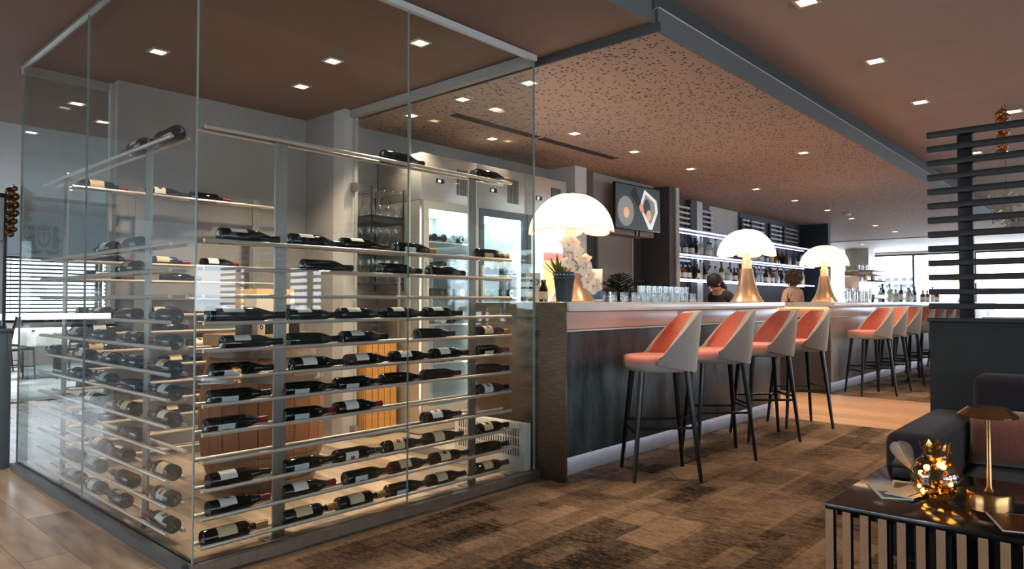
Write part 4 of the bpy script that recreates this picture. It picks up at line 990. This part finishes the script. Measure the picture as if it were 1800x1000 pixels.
# palm on the back counter
t = thing('potted_fern', 'dark spiky fern on the back counter below the television', 'potted plant', (7.35, 4.80, 1.041))
MB().lathe([(0, 0), (0.07, 0), (0.09, 0.12), (0.085, 0.12), (0.07, 0.1), (0, 0.1)], 18).obj('pot', 'pot_dark', t, ang=40)
def frond(L, n=9):
    b = MB(); sp = [(L * u * 0.85, 0, L * (0.75 * u - 0.55 * u * u)) for u in [k / n for k in range(n + 1)]]
    b.tube(sp, 0.004, 5)
    for k in range(1, n + 1):
        x, _, z = sp[k]; l = L * 0.34 * sin(PI * (k / n * 0.8 + 0.15)) + 0.02
        for s in (-1, 1):
            b.loft([[(x, 0, z + 0.002), (x + 0.03, 0, z), (x + 0.015, 0.0, z - 0.002)], [(x + l * 0.35, s * l * 0.6, z + 0.02), (x + l * 0.35 + 0.028, s * l * 0.6, z + 0.018), (x + l * 0.35 + 0.014, s * l * 0.6, z + 0.014)], [(x + l * 0.8, s * l, z - 0.01), (x + l * 0.8 + 0.003, s * l, z - 0.01), (x + l * 0.8 + 0.002, s * l, z - 0.012)]])
    return b.mesh('frond', 'leaf_dark', ang=60)
fr = [frond(0.42), frond(0.33)]
for k in range(13): place('frond', fr[k % 2], t, (0, 0, 0.1), (0, rad(-10 - 40 * (k % 3) / 2), 2 * PI * k / 13 + R_.uniform(-.2, .2)))

# ================================================================== LOUNGE: low wall, slatted screen, sofa, table
t = thing('low_partition', 'dark grey low partition wall behind the sofa', 'partition', (4.24, 0.83, 0))
MB().box(0, 0.10, -4.0, 0, 0, 1.045).obj('panel', 'low_wall', t, bevel=0.003); MB().box(-0.008, 0.108, -4.0, 0.008, 1.046, 1.066).obj('top_cap', 'screen_black', t, bevel=0.002)
scr = thing('slatted_screen', 'black slatted screen standing on the low partition', 'screen', (4.285, 0.83, 1.067))
slm = MB().box(-0.03, 0.03, -3.9, 0, -0.0155, 0.0155).mesh('slat', 'screen_black', bevel=0.002)
for k in range(13): place('slat', slm, scr, (-0.012, 0, 0.062 + 0.0762 * k))
for y in (-0.195, -1.9, -3.6): MB().box(0.019, 0.06, y, y + 0.066, 0, 0.985).obj('post', 'screen_black', scr, bevel=0.002)

sofa = thing('sofa', 'dark purple velvet sofa standing against the low partition', 'sofa', (3.28, 0.82, 0.0))
def rbox(name, m, x0, x1, y0, y1, z0, z1, bev, par, seg=4): return MB().box(x0, x1, y0, y1, z0, z1).obj(name, m, par, bevel=bev, seg=seg, ang=70)
rbox('armrest', 'sofa', 0.0, 0.93, -0.2, 0.0, 0.06, 0.60, 0.05, sofa)
rbox('armrest', 'sofa', 0.0, 0.93, -2.4, -2.2, 0.06, 0.60, 0.05, sofa)
rbox('seat_frame', 'sofa', 0.03, 0.93, -2.19, -0.21, 0.06, 0.24, 0.02, sofa)
rbox('backrest', 'sofa', 0.74, 0.94, -2.19, -0.21, 0.25, 0.80, 0.05, sofa)
for k in range(2): rbox('seat_cushion', 'sofa', 0.02, 0.73, -1.19 - k * 0.99, -0.215 - k * 0.99, 0.245, 0.385, 0.04, sofa)
for x in (0.06, 0.86):
    for y in (-0.1, -2.3): MB().lathe([(0.015, 0), (0.022, 0.06), (0, 0.06)], 10, (x, y, 0)).obj('foot', 'black_metal', sofa)
def pillow(w, h, th):
    n = 14; V = []; fs = []
    for s in (-1, 1):
        for j in range(n + 1):
            for i in range(n + 1):
                u, v = 2 * i / n - 1, 2 * j / n - 1
                e = max(0, (1 - u ** 4)) ** 0.6 * max(0, (1 - v ** 4)) ** 0.6
                pin = 1 - 0.06 * (1 - abs(u)) * abs(v) - 0.0
                V.append((u * w / 2 * (1 - 0.05 * (1 - v * v)), s * (th / 2 * e + 0.004), v * h / 2 * (1 - 0.05 * (1 - u * u))))
    m = (n + 1) ** 2
    for s in range(2):
        for j in range(n):
            for i in range(n):
                a = s * m + j * (n + 1) + i; fs.append((a, a + 1, a + n + 2, a + n + 1))
    per = [i for i in range(n + 1)] + [j * (n + 1) + n for j in range(1, n + 1)] + [n * (n + 1) + i for i in range(n - 1, -1, -1)] + [j * (n + 1) for j in range(n - 1, 0, -1)]
    for k in range(len(per)): a, b = per[k], per[(k + 1) % len(per)]; fs.append((a, b, b + m, a + m))
    return MB().add(V, fs)
o = pillow(0.44, 0.265, 0.13).obj('cushion', 'cushion', None, (3.91, 0.39, 0.524), (rad(-13), 0, rad(-88)), ang=80); tag(o, 'rust brown velvet cushion leaning on the sofa back', 'cushion')

tb = thing('coffee_table', 'low table with glossy black top and bronze vertical bars', 'table', (2.44, 0.79, 0))
MB().box(0, 0.74, -1.7, 0, 0.462, 0.48).obj('table_top', 'table_top', tb, bevel=0.002)
MB().box(0.03, 0.71, -1.67, -0.03, 0.44, 0.4615).obj('under_frame', 'black_metal', tb, smooth=False)
MB().box(0.03, 0.71, -1.67, -0.03, 0.0, 0.02).obj('base_frame', 'black_metal', tb, smooth=False)
bmx = MB().box(0.0, 0.029, -0.0125, 0.0125, 0.0, 0.4615).mesh('bar', 'bar_twotone', smooth=False) if 'bar_twotone' in MATS else None
bb = MB().box(0.0, 0.029, -0.0125, 0.0125, 0.0, 0.461)
bb.m = [1, 1, 1, 1, 0, 1]
bmx = bb.mesh('bar', ['bronze_bar', 'black_metal'], smooth=False, fix=False)
for k in range(32): place('bar', bmx, tb, (0.0, -0.014 - k * 0.0535, 0))
for k in range(32): place('bar', bmx, tb, (0.74, -0.014 - k * 0.0535, 0), (0, 0, PI)) if k % 1 == 0 else None
TT = 0.481
# magazines, box, gold bowl, lamp, leaflet
def leaflet(x, y, rz, w, d, z, label, bands):
    t = thing('leaflet', label, 'leaflet', (x, y, z), rad(rz), 'leaflets on the coffee table')
    MB().box(-w / 2, w / 2, -d / 2, d / 2, 0, 0.003).obj('sheet', 'paper', t, smooth=False)
    for nm, a, m in bands: MB().box(*a, 0.003, 0.0034).obj(nm, m, t, smooth=False)
leaflet(2.73, 0.665, 28, 0.20, 0.10, TT, 'white folded leaflet with printed picture under the other leaflets', [('printed_picture', (-0.09, -0.01, -0.04, 0.04), 'scr_dark')])
leaflet(2.80, 0.625, 10, 0.20, 0.10, TT + 0.004, 'white leaflet with orange picture lying on top', [('printed_picture', (-0.02, 0.07, -0.03, 0.04), 'capsule_gold')])
leaflet(2.74, 0.60, -12, 0.18, 0.09, TT + 0.008, 'white leaflet nearest the golden bowl', [('printed_line', (-0.08, 0.08, -0.03, -0.025), 'ink')])
leaflet(2.60, 0.275, 20, 0.2, 0.14, TT, 'leaflet with orange food picture at the right edge', [('printed_picture', (-0.095, 0.095, -0.065, 0.065), 'bottle_amber'), ('printed_frame', (-0.098, -0.095, -0.065, 0.065), 'ink')])
t = thing('black_box', 'small black box near the sofa armrest on the table', 'box', (3.04, 0.66, TT), rad(8))
MB().box(-0.07, 0.07, -0.06, 0.06, 0, 0.04).obj('box_body', 'box_black', t, bevel=0.003); MB().box(-0.072, 0.072, -0.062, 0.062, 0.041, 0.055).obj('lid', 'box_black', t, bevel=0.003)
bw = thing('gold_bowl', 'round golden glass bowl filled with sparkling lights on table', 'bowl', (2.71, 0.515, TT))
prof = [(0.0, 0.0), (0.03, 0.0)] + [(0.08 * sin(a), 0.08 - 0.08 * cos(a)) for a in [rad(24 + k * 11) for k in range(12)]]
MB().lathe(prof + [(0.038, 0.158), (0.044, 0.166)], 28).obj('glass_shell', 'amber_pane', bw, ang=80)
rr = random.Random(3)
for k in range(46):
    a, e, r = rr.uniform(0, 6.28), rr.uniform(-1.1, 1.2), rr.uniform(0.035, 0.068)
    o = MB().ball((r * cos(a) * cos(e), r * sin(a) * cos(e), 0.08 + r * sin(e)), rr.uniform(0.005, 0.011), 7, 5).obj('gold_bead', 'bowl_light' if k % 4 == 0 else 'bowl_gold', bw)
for k in range(9):
    a = 2 * PI * k / 9; place('gold_leaf', leaf_mesh(0.06, 0.014, 0.5, 5, 'bowl_gold', 'gold_leaf'), bw, (0.02 * cos(a), 0.02 * sin(a), 0.135), (0, rad(-50 + 8 * (k % 3)), a))
fe = MB()
for k in range(26):
    u = k / 26; a = 0.9; x0, z0 = 0.0, 0.11 + 0.10 * u
    for s in (-1, 1):
        l = 0.05 * sin(PI * (u * 0.85 + 0.1))
        fe.tube([(0, 0.03 * u, z0), (s * l * 0.75, 0.03 * u + 0.006, z0 + l * 0.55)], [0.0011, 0.0005], 3, caps=False)
fe.tube([(0, 0, 0.1), (0, 0.03, 0.195)], 0.0012, 4)
fo = fe.obj('feather', 'petal', bw, (0.0, 0.035, -0.01), (-0.35, -0.2, rad(-48))); fo['kind'] = 'stuff'
tl = thing('small_table_lamp', 'slim brass lamp with flat shade standing on the coffee table', 'lamp', (2.73, 0.37, TT))
MB().lathe([(0, 0), (0.066, 0), (0.066, 0.05), (0.063, 0.055), (0.0, 0.055)], 32).obj('base', 'lamp_dark_gold', tl, ang=40)
MB().lathe([(0.016, 0.055), (0.0085, 0.07), (0.008, 0.30), (0, 0.30)], 16).obj('stem', 'lamp_dark_gold', tl, ang=50)
MB().lathe([(0.0, 0.297), (0.083, 0.297), (0.084, 0.302), (0.055, 0.327), (0.0, 0.33)], 36).obj('shade', 'lamp_dark_gold', tl, ang=25)

# hanging snowflake and bead garlands in the lounge
sf = thing('hanging_snowflake', 'glittering snowflake ornament hanging behind the slatted screen', 'ornament', (7.93, 0.9, 2.03), rad(-40))
arm = MB().box(-0.012, 0.012, -0.006, 0.006, 0.03, 0.215)
for z, l in ((0.10, 0.06), (0.155, 0.055)):
    for s in (-1, 1): arm.prism([(0, z - 0.011), (s * l, z + l * 0.75 - 0.011), (s * l, z + l * 0.75 + 0.011), (0, z + 0.011)], -0.005, 0.005, 'xz')
am = arm.mesh('arm', 'snowflake', smooth=False)
for k in range(6): place('arm', am, sf, (0, 0, 0), (0, k * PI / 3, 0))
MB().prism([(0.055 * cos(k * PI / 3), 0.055 * sin(k * PI / 3)) for k in range(6)], -0.006, 0.006, 'xz').obj('centre', 'snowflake', sf, smooth=False)
MB().tube([(0, 0, 0.21), (0, 0, 0.989)], 0.0025, 5).obj('cord', 'garland_cord', sf)
g = thing('bead_garland', 'golden bead garland hanging from the lounge ceiling above the snowflake', 'garland', (7.99, 0.93, 3.02))
MB().tube([(0, 0, 0), (0, 0, -0.5)], 0.003, 5).obj('cord', 'garland_cord', g)
bdm = MB().ball((0, 0, 0), 0.036, 10, 8).mesh('bead', 'gold_bead')
for k in range(16):
    a = k * 2.4; o = place('bead', bdm, g, (0.03 * cos(a), 0.03 * sin(a), -0.06 - 0.028 * k))

# ================================================================== LEFT SIDE: low blue-grey divider, sign, garland, dining room
t = thing('low_divider', 'blue grey low divider wall left of the cellar glass', 'divider', (1.2, 5.84, 0))
MB().box(0, 0.075, 0, 2.2, 0.0, 0.945).obj('panel', 'cabinet_blue', t, bevel=0.003); MB().box(-0.01, 0.085, -0.01, 2.21, 0.946, 0.965).obj('top_cap', 'cabinet_blue', t, bevel=0.002)
sg = thing('sign_stand', 'black framed sign board with dark letters above the divider', 'sign', (1.24, 5.93, 0.966))
MB().box(-0.62, -0.005, 0.0, 0.012, 0.1, 0.92).obj('board', 'panel_pale', sg, smooth=False)
MB().box(-0.005, 0.015, -0.008, 0.02, 0.0, 0.95).obj('post', 'black_metal', sg, smooth=False); MB().box(-0.64, -0.62, -0.008, 0.02, 0.0, 0.95).obj('post', 'black_metal', sg, smooth=False)
MB().box(-0.62, -0.005, -0.006, 0.018, 0.92, 0.95).obj('top_bar', 'black_metal', sg, smooth=False); MB().box(-0.64, 0.015, -0.03, 0.04, 0.0, 0.02).obj('foot', 'black_metal', sg, smooth=False)
def text(s, size, parent, loc, m='ink', name='lettering', rot=(PI / 2, 0, 0), align='RIGHT'):
    cu = bpy.data.curves.new(name, 'FONT'); cu.body = s; cu.size = size; cu.extrude = 0.0006; cu.align_x = align
    tmp = bpy.data.objects.new(name, cu); COL.objects.link(tmp)
    me = bpy.data.meshes.new_from_object(tmp.evaluated_get(bpy.context.evaluated_depsgraph_get())); bpy.data.objects.remove(tmp)
    me.materials.clear(); me.materials.append(MATS[m]); return place(name, me, parent, loc, rot)
text('ICM', 0.035, sg, (-0.010, -0.001, 0.60)); text('R', 0.05, sg, (-0.065, -0.001, 0.535))
g = thing('bauble_garland', 'bunch of dark gold baubles hanging beside the sign', 'garland', (1.262, 5.80, 1.97))
MB().tube([(0, 0, 0.0), (0.004, 0, -0.36)], 0.004, 5).obj('cord', 'garland_cord', g)
bm_ = MB().ball((0, 0, 0), 0.026, 12, 9).mesh('bauble', 'bauble')
for k in range(18):
    a = k * 2.1; o = place('bauble', bm_, g, (0.03 * cos(a) * (0.4 + (k % 3) * 0.4) - 0.005, 0.03 * sin(a), -0.03 - 0.019 * k)); s = rr.uniform(0.7, 1.15); o.scale = (s, s, s)
# crest relief on the bulkhead
cr = thing('wall_crest', 'ornate grey coat of arms on the pale bulkhead', 'crest', (3.71, 14.896, 2.33))
def cpoly(name, pts, y0=-0.012, y1=0.0): MB().prism(pts, y0, y1, 'xz').obj(name, 'crest', cr, smooth=False)
cpoly('shield', [(-0.1, 0.1), (0.1, 0.1), (0.1, -0.05), (0.06, -0.14), (0, -0.19), (-0.06, -0.14), (-0.1, -0.05)])
MB().prism([(-0.075, 0.07), (0.075, 0.07), (0.075, -0.04), (0, -0.15), (-0.075, -0.04)], -0.016, -0.0121, 'xz').obj('shield_field', 'panel_pale', cr, smooth=False)
MB().box(-0.008, 0.008, -0.02, -0.0161, -0.14, 0.07).obj('shield_cross', 'crest', cr, smooth=False)
cpoly('crown', [(-0.09, 0.13), (0.09, 0.13), (0.12, 0.25), (0.06, 0.19), (0.03, 0.28), (0, 0.2), (-0.03, 0.28), (-0.06, 0.19), (-0.12, 0.25)])
for s in (-1, 1):
    cpoly('supporter', [(s * x, z) for x, z in [(0.12, -0.2), (0.15, -0.1), (0.13, 0.0), (0.15, 0.1), (0.13, 0.17), (0.17, 0.24), (0.22, 0.22), (0.24, 0.15), (0.2, 0.08), (0.24, 0.0), (0.28, -0.06), (0.23, -0.08), (0.24, -0.16), (0.2, -0.22)]])
    cpoly('scroll', [(s * x, z) for x, z in [(0.02, -0.22), (0.14, -0.25), (0.26, -0.21), (0.24, -0.29), (0.13, -0.31), (0.02, -0.28)]])
# dining tables and chairs
def dining_table(x, y, label):
    t = thing('dining_table', label, 'table', (x, y, 0), 0, 'dining tables')
    MB().box(-0.45, 0.45, -0.45, 0.45, 0.715, 0.74).obj('table_top', 'dark_wood', t, smooth=False)
    MB().box(-0.05, 0.05, -0.05, 0.05, 0.02, 0.715).obj('pedestal', 'black_metal', t, smooth=False); MB().box(-0.25, 0.25, -0.25, 0.25, 0.003, 0.02).obj('foot', 'black_metal', t, smooth=False)
    v = []
    for k, (s, z) in enumerate(((0.0, 0.742), (0.47, 0.742), (0.475, 0.735), (0.49, 0.55))):
        pass
    n = 32; rings = []
    for s, z, wv in ((0.47, 0.7425, 0), (0.476, 0.735, 0), (0.485, 0.63, 0.012), (0.49, 0.50, 0.025)):
        ring = []
        for i in range(n):
            a = 2 * PI * (i + 0.5) / n; ca, sa = cos(a), sin(a); q = 1 / max(abs(ca), abs(sa)); ring.append((s * ca * q + wv * cos(8 * a) * ca, s * sa * q + wv * cos(8 * a) * sa, z))
        rings.append(ring)
    cl = MB().loft(rings, cap=False); cl.f.append(tuple(range(n))); cl.m.append(0)
    o = cl.obj('tablecloth', 'tablecloth', None, (x, y, 0), ang=50); tag(o, label.replace('square dining table under', 'the').replace('a white cloth', 'white cloth draped over the table'), 'tablecloth', 'white tablecloths')
    for k, (dx, dy) in enumerate(((-0.2, -0.15), (0.15, -0.2), (0.0, 0.15), (0.25, 0.2))):
        o = place('wine_glass', stem_me, None, (x + dx, y + dy, 0.7435)); tag(o, 'wine glass on ' + label.split(' under ')[1].replace('a white cloth', 'the white cloth').replace('dining room ', '') + ', ' + ordn(k), 'wine glass', 'wine glasses on the dining tables')
dining_table(3.35, 12.6, 'square dining table under a white cloth near the cellar')
dining_table(2.2, 13.7, 'square dining table under a white cloth near the blinds')
dining_table(4.9, 13.3, 'square dining table under a white cloth at the right')
def make_chair():
    t = thing('dining_chair', 'x', 'chair', (0, 0, 0), 0, 'dining chairs')
    MB().box(-0.2, 0.2, -0.2, 0.2, 0.43, 0.475).obj('seat', 'frame_dark', t, bevel=0.015)
    for sx in (-1, 1):
        MB().tube([(0.17 * sx, 0.19, 0.43), (0.19 * sx, 0.21, 0.0)], [0.013, 0.011], 8).obj('leg', 'stool_leg', t)
        MB().tube([(0.19 * sx, -0.24, 0.0), (0.17 * sx, -0.19, 0.43), (0.17 * sx, -0.22, 0.7), (0.15 * sx, -0.26, 0.92)], 0.012, 8).obj('leg', 'stool_leg', t)
        MB().tube([(0.18 * sx, -0.21, 0.2), (0.18 * sx, 0.2, 0.2)], 0.008, 6).obj('stretcher', 'stool_leg', t)
    rings = []
    for k in range(9):
        a = -0.16 + 0.04 * k; d = -0.03 * (1 - (a / 0.16) ** 2)
        rings.append([(a, -0.205 + d, 0.56), (a, -0.265 + d, 0.90), (a, -0.285 + d, 0.89), (a, -0.225 + d, 0.55)])
    MB().loft(rings).obj('backrest', 'frame_dark', t, ang=60); return t
ch0 = make_chair()
for i, (x, y, a, lab) in enumerate([(2.72, 12.35, -80, 'dark dining chair left of the nearest white table'), (3.4, 11.85, 5, 'dark dining chair in front of the nearest white table'), (4.05, 12.55, 85, 'dark dining chair right of the nearest white table'), (1.75, 13.1, -20, 'dark dining chair in front of the table near the blinds'), (2.85, 13.75, 95, 'dark dining chair right of the table near the blinds'), (4.6, 12.6, -10, 'dark dining chair in front of the right white table')]):
    o = ch0 if i == 0 else copy_tree(ch0); o.location = (x, y, 0.003); o.rotation_euler = (0, 0, rad(a)); o['label'] = lab

# ================================================================== SECOND BAR AND FAR ROOM
em = thing('espresso_machine', 'polished espresso machine on the second bar', 'coffee machine', (12.1, 3.25, CT))
MB().box(-0.35, 0.35, -0.22, 0.22, 0.05, 0.12).obj('drip_tray', 'steel', em, bevel=0.01); MB().box(-0.35, 0.35, 0.0, 0.22, 0.12, 0.42).obj('body', 'rail_steel', em, bevel=0.02)
MB().box(-0.35, 0.35, -0.2, 0.22, 0.42, 0.50).obj('top_tray', 'steel', em, bevel=0.015)
for s in (-0.2, 0.2): MB().tube([(s, -0.06, 0.42), (s, -0.06, 0.34)], 0.035, 12).obj('group_head', 'rail_steel', em); MB().tube([(s, -0.08, 0.335), (s, -0.24, 0.33)], 0.012, 8).obj('portafilter', 'black_metal', em)
for s in (-0.31, 0.31): MB().tube([(s, -0.2, 0.42), (s * 1.05, -0.24, 0.2)], 0.006, 6).obj('steam_wand', 'rail_steel', em)
for x in (-0.3, 0.3):
    for y in (-0.18, 0.18): MB().tube([(x, y, 0), (x, y, 0.05)], 0.02, 8).obj('foot', 'black_metal', em)
for i in range(8):
    o = place('tumbler', tum, None, (12.1 - 0.3 + (i % 4) * 0.19, 3.15 + (i // 4) * 0.13, CT + 0.501)); tag(o, 'cup standing on top of the espresso machine, %s row, %s from left' % (['front', 'rear'][i // 4], ordn(i % 4)), 'glass', 'cups on the espresso machine')
for i in range(26):
    o = place('tall_glass' if i % 3 else 'wine_glass', tall if i % 3 else stem_me, None, (10.25 + (i % 13) * 0.115, 3.05 + (i // 13) * 0.25, CT)); tag(o, '%s on the second bar left of the espresso machine, %s in the %s row' % ('tall glass' if i % 3 else 'stemmed glass', ordn(i % 13), ['front', 'rear'][i // 13]), 'glass', 'glasses left of the espresso machine')
for i in range(16):
    spirit(12.75 + i * 0.26, 3.1 + R_.uniform(0, 0.3), CT, 'bottle on the second bar right of the espresso machine, %s from it' % ordn(i), 'bottles on the second bar')
t = thing('till_tablet', 'small cream till tablet on the end of the second bar', 'tablet', (9.26, 3.42, CT), rad(20))
MB().box(-0.06, 0.06, -0.05, 0.05, 0, 0.01).obj('foot', 'black_metal', t, smooth=False); MB().box(-0.09, 0.09, -0.008, 0.008, 0.05, 0.24).obj('screen_body', 'box_white', t, bevel=0.004); MB().box(-0.012, 0.012, -0.006, 0.02, 0.008, 0.12).obj('arm', 'black_metal', t, smooth=False)
for i in range(5):
    o = MB().box(-0.016, 0.016, -0.09, 0.09, 0, 0.23).obj('menu_book', ['paper', 'capsule_gold', 'paper', 'coral', 'paper_grey'][i], None, (9.22 + i * 0.036, 4.9, 0.961), bevel=0.003)
    tag(o, ['white', 'gold', 'cream', 'orange', 'pale grey'][i] + ' upright menu book on the niche counter', 'book', 'menu books on the niche counter'); MB().box(-0.0162, 0.0162, -0.091, -0.0902, 0.05, 0.18).obj('spine_label', 'paper_cream', o, smooth=False)
col = sbox('wall_far_column', 'marble', 22.3, 22.95, 5.9, 6.55, 0.0, 2.74, label='veined stone column in front of the far windows')
t = thing('service_cabinet', 'white service cabinet with dark niches behind the slatted screen', 'cabinet', (12.3, 0.2, 0))
MB().box(0, 0.5, 0, 1.5, 0.0, 0.9).obj('body', 'tablecloth', t, bevel=0.004); MB().box(-0.02, 0.52, -0.02, 1.52, 0.901, 0.93).obj('worktop', 'counter_top', t, bevel=0.003)
for z in (0.5, 0.72): MB().box(-0.004, -0.001, 0.85, 1.42, z, z + 0.15).obj('niche', 'box_black', t, smooth=False)
def lounge_table(x, y, label):
    t = thing('lounge_table', label, 'table', (x, y, 0), 0, 'white tables in the far lounge')
    MB().lathe([(0, 0.72), (0.42, 0.72), (0.42, 0.745), (0, 0.745)], 28).obj('table_top', 'tablecloth', t, ang=40)
    MB().lathe([(0.24, 0), (0.24, 0.02), (0.03, 0.04), (0.03, 0.72), (0, 0.72)], 20).obj('pedestal', 'black_metal', t, ang=40)
lounge_table(15.5, 0.4, 'round white table beyond the service cabinet'); lounge_table(18.5, -0.6, 'round white table close to the far windows'); lounge_table(20.5, 1.0, 'round white table farthest behind the slatted screen')
# pendant lamp far right
t = thing('pendant_lamp', 'dark dome pendant lamp in the far lounge', 'lamp', (19.0, 0.75, 2.05))
MB().lathe([(0.02, 0.22), (0.1, 0.2), (0.22, 0.08), (0.25, 0.0), (0.24, 0.0), (0.2, 0.08), (0.0, 0.19)], 24).obj('shade', 'pot_dark', t, ang=60); MB().tube([(0, 0, 0.2), (0, 0, 0.969)], 0.006, 6).obj('cord', 'black_metal', t)

# ---- people behind the bars
def skin_mesh(name, verts, edges, radii, m, root=0, sub=2):
    me = bpy.data.meshes.new(name); me.from_pydata(verts, edges, []); ob = bpy.data.objects.new(name, me); COL.objects.link(ob)
    md = ob.modifiers.new('skin', 'SKIN'); md.use_smooth_shade = True
    for i, r in enumerate(radii):
        sv = me.skin_vertices[0].data[i]; sv.radius = (r, r) if isinstance(r, float) else r; sv.use_root = (i == root)
    s = ob.modifiers.new('sub', 'SUBSURF'); s.levels = sub; s.render_levels = sub
    dg = bpy.context.evaluated_depsgraph_get(); dg.update()
    out = bpy.data.meshes.new_from_object(ob.evaluated_get(dg)); bpy.data.objects.remove(ob)
    out.materials.clear(); out.materials.append(MATS[m]); out.name = name
    out.polygons.foreach_set('use_smooth', [True] * len(out.polygons)); return out
def person(loc, rz, label, lean, topm, hairm, curly, scale=1.0):
    # local: faces +y; lean tips the upper body forward
    def L(p):
        x, y, z = p
        if z > 0.95:
            dz = z - 0.95; y, z = y * cos(lean) + dz * sin(lean), 0.95 + dz * cos(lean) - y * sin(lean)
        return (x, y, z)
    V = [(0, 0, .95), (0, 0, 1.1), (0, 0, 1.28), (0, -.01, 1.40), (0, 0, 1.47), (0, .02, 1.53), (0, .02, 1.62),
         (-.17, -.01, 1.37), (-.24, .0, 1.12), (-.22, .14, .97), (-.2, .22, .95), (.17, -.01, 1.37), (.24, 0, 1.12), (.22, .14, .97), (.2, .22, .95),
         (-.1, 0, .9), (-.11, .02, .48), (-.11, -.01, .07), (-.11, .12, .03), (.1, 0, .9), (.11, .02, .48), (.11, -.01, .07), (.11, .12, .03)]
    E = [(0, 1), (1, 2), (2, 3), (3, 4), (4, 5), (5, 6), (3, 7), (7, 8), (8, 9), (9, 10), (3, 11), (11, 12), (12, 13), (13, 14), (0, 15), (15, 16), (16, 17), (17, 18), (0, 19), (19, 20), (20, 21), (21, 22)]
    Rd = [(.15, .1), (.13, .09), (.15, .1), (.09, .07), (.05, .05), (.07, .08), (.07, .08), .055, .042, .033, .025, .055, .042, .033, .025, .08, .055, .04, .03, .08, .055, .04, .03]
    V = [L(v) for v in V]
    o = place('person', skin_mesh('person', V, E, Rd, 'skin'), None, loc, (0, 0, rz)); o.scale = (scale,) * 3; tag(o, label, 'person')
    hc = Vector(L((0, .02, 1.565))); fwd = Vector((0, cos(lean), -sin(lean)))
    up = Vector((0, sin(lean), cos(lean)))
    for s in (-1, 1):
        p = hc + fwd * 0.093 + up * 0.01 + Vector((s * 0.032, 0, 0)); MB().ball(p, 0.011, 8, 6).obj('eye', 'ink', o)
        p = hc + Vector((s * 0.086, 0, 0)) - up * 0.005; MB().ball(p, 0.022, 8, 6, (0.4, 0.8, 1.2)).obj('ear', 'skin', o)
    n0 = hc + fwd * 0.095; MB().tube([n0 + up * 0.01, n0 - up * 0.025 + fwd * 0.02, n0 - up * 0.03], [0.006, 0.012, 0.008], 6).obj('nose', 'skin', o)
    MB().ball(hc + fwd * 0.092 - up * 0.055, 0.02, 8, 6, (1.1, 0.3, 0.35)).obj('mouth', 'scr_skin', o)
    h = MB()
    r3 = random.Random(9)
    if curly:
        h.ball(hc + up * 0.03 - fwd * 0.03, 0.125, 18, 14, (1.05, 1, 1.05))
        for k in range(110):
            a, e = r3.uniform(0, 6.28), r3.uniform(-0.75, 1.5); d = Vector((cos(a) * cos(e), sin(a) * cos(e), sin(e)))
            if d.dot(fwd) > 0.55 and e < 0.6: continue
            h.ball(hc + up * 0.03 - fwd * 0.03 + d * r3.uniform(0.115, 0.145), r3.uniform(0.018, 0.032), 6, 5)
    else:
        h.ball(hc + up * 0.035 - fwd * 0.022, 0.108, 16, 12, (0.95, 1.0, 1.0)); h.tube([hc - fwd * 0.1 + up * 0.0, hc - fwd * 0.12 - up * 0.12, hc - fwd * 0.11 - up * 0.24], [0.05, 0.06, 0.03], 10)
    h.obj('hair', hairm, o)
    tv_ = [L(v) for v in [(0, 0, .93), (0, 0, 1.1), (0, 0, 1.28), (0, -.01, 1.385), (-.17, -.01, 1.37), (-.235, .0, 1.14), (.17, -.01, 1.37), (.235, 0, 1.14)]]
    place('shirt', skin_mesh('shirt', tv_, [(0, 1), (1, 2), (2, 3), (3, 4), (4, 5), (3, 6), (6, 7)], [(.165, .115), (.15, .108), (.167, .118), (.10, .09), .07, .058, .07, .058], topm), o)
    tr = [L(v) for v in [(0, 0, .94), (-.1, 0, .88), (-.11, .02, .48), (-.11, -.01, .08), (.1, 0, .88), (.11, .02, .48), (.11, -.01, .08)]]
    place('trousers', skin_mesh('trousers', tr, [(0, 1), (1, 2), (2, 3), (0, 4), (4, 5), (5, 6)], [(.15, .115), .098, .075, .06, .098, .075, .06], 'top_dark'), o)
    return o
person((10.92, 3.98, -0.005), rad(-15), 'person with curly brown hair and peach top seen behind the second bar', 0.0, 'top_peach', 'hair_brown', True, 0.955)
person((8.62, 3.95, -0.005), rad(70), 'dark-haired person in dark clothes bending behind the first bar', 0.45, 'top_dark', 'hair_black', False, 0.93)

# ---- apartment house outside the far windows
ap = thing('apartment_building', 'white apartment house with grey windows outside the far windows', 'building', (222, 46, -3))
MB().box(0, 10, 0, 11, 0, 12).obj('walls', 'building', ap, smooth=False); MB().box(-0.2, 10.2, -0.2, 11.2, 12.0, 12.4).obj('roof_slab', 'building', ap, smooth=False)
wm = MB().box(-0.06, -0.005, 0, 1.3, 0, 1.0).mesh('window', 'building_window', smooth=False)
for r in range(6):
    for k in range(5): place('window', wm, ap, (0, 0.8 + k * 2.05, 0.9 + r * 1.85))
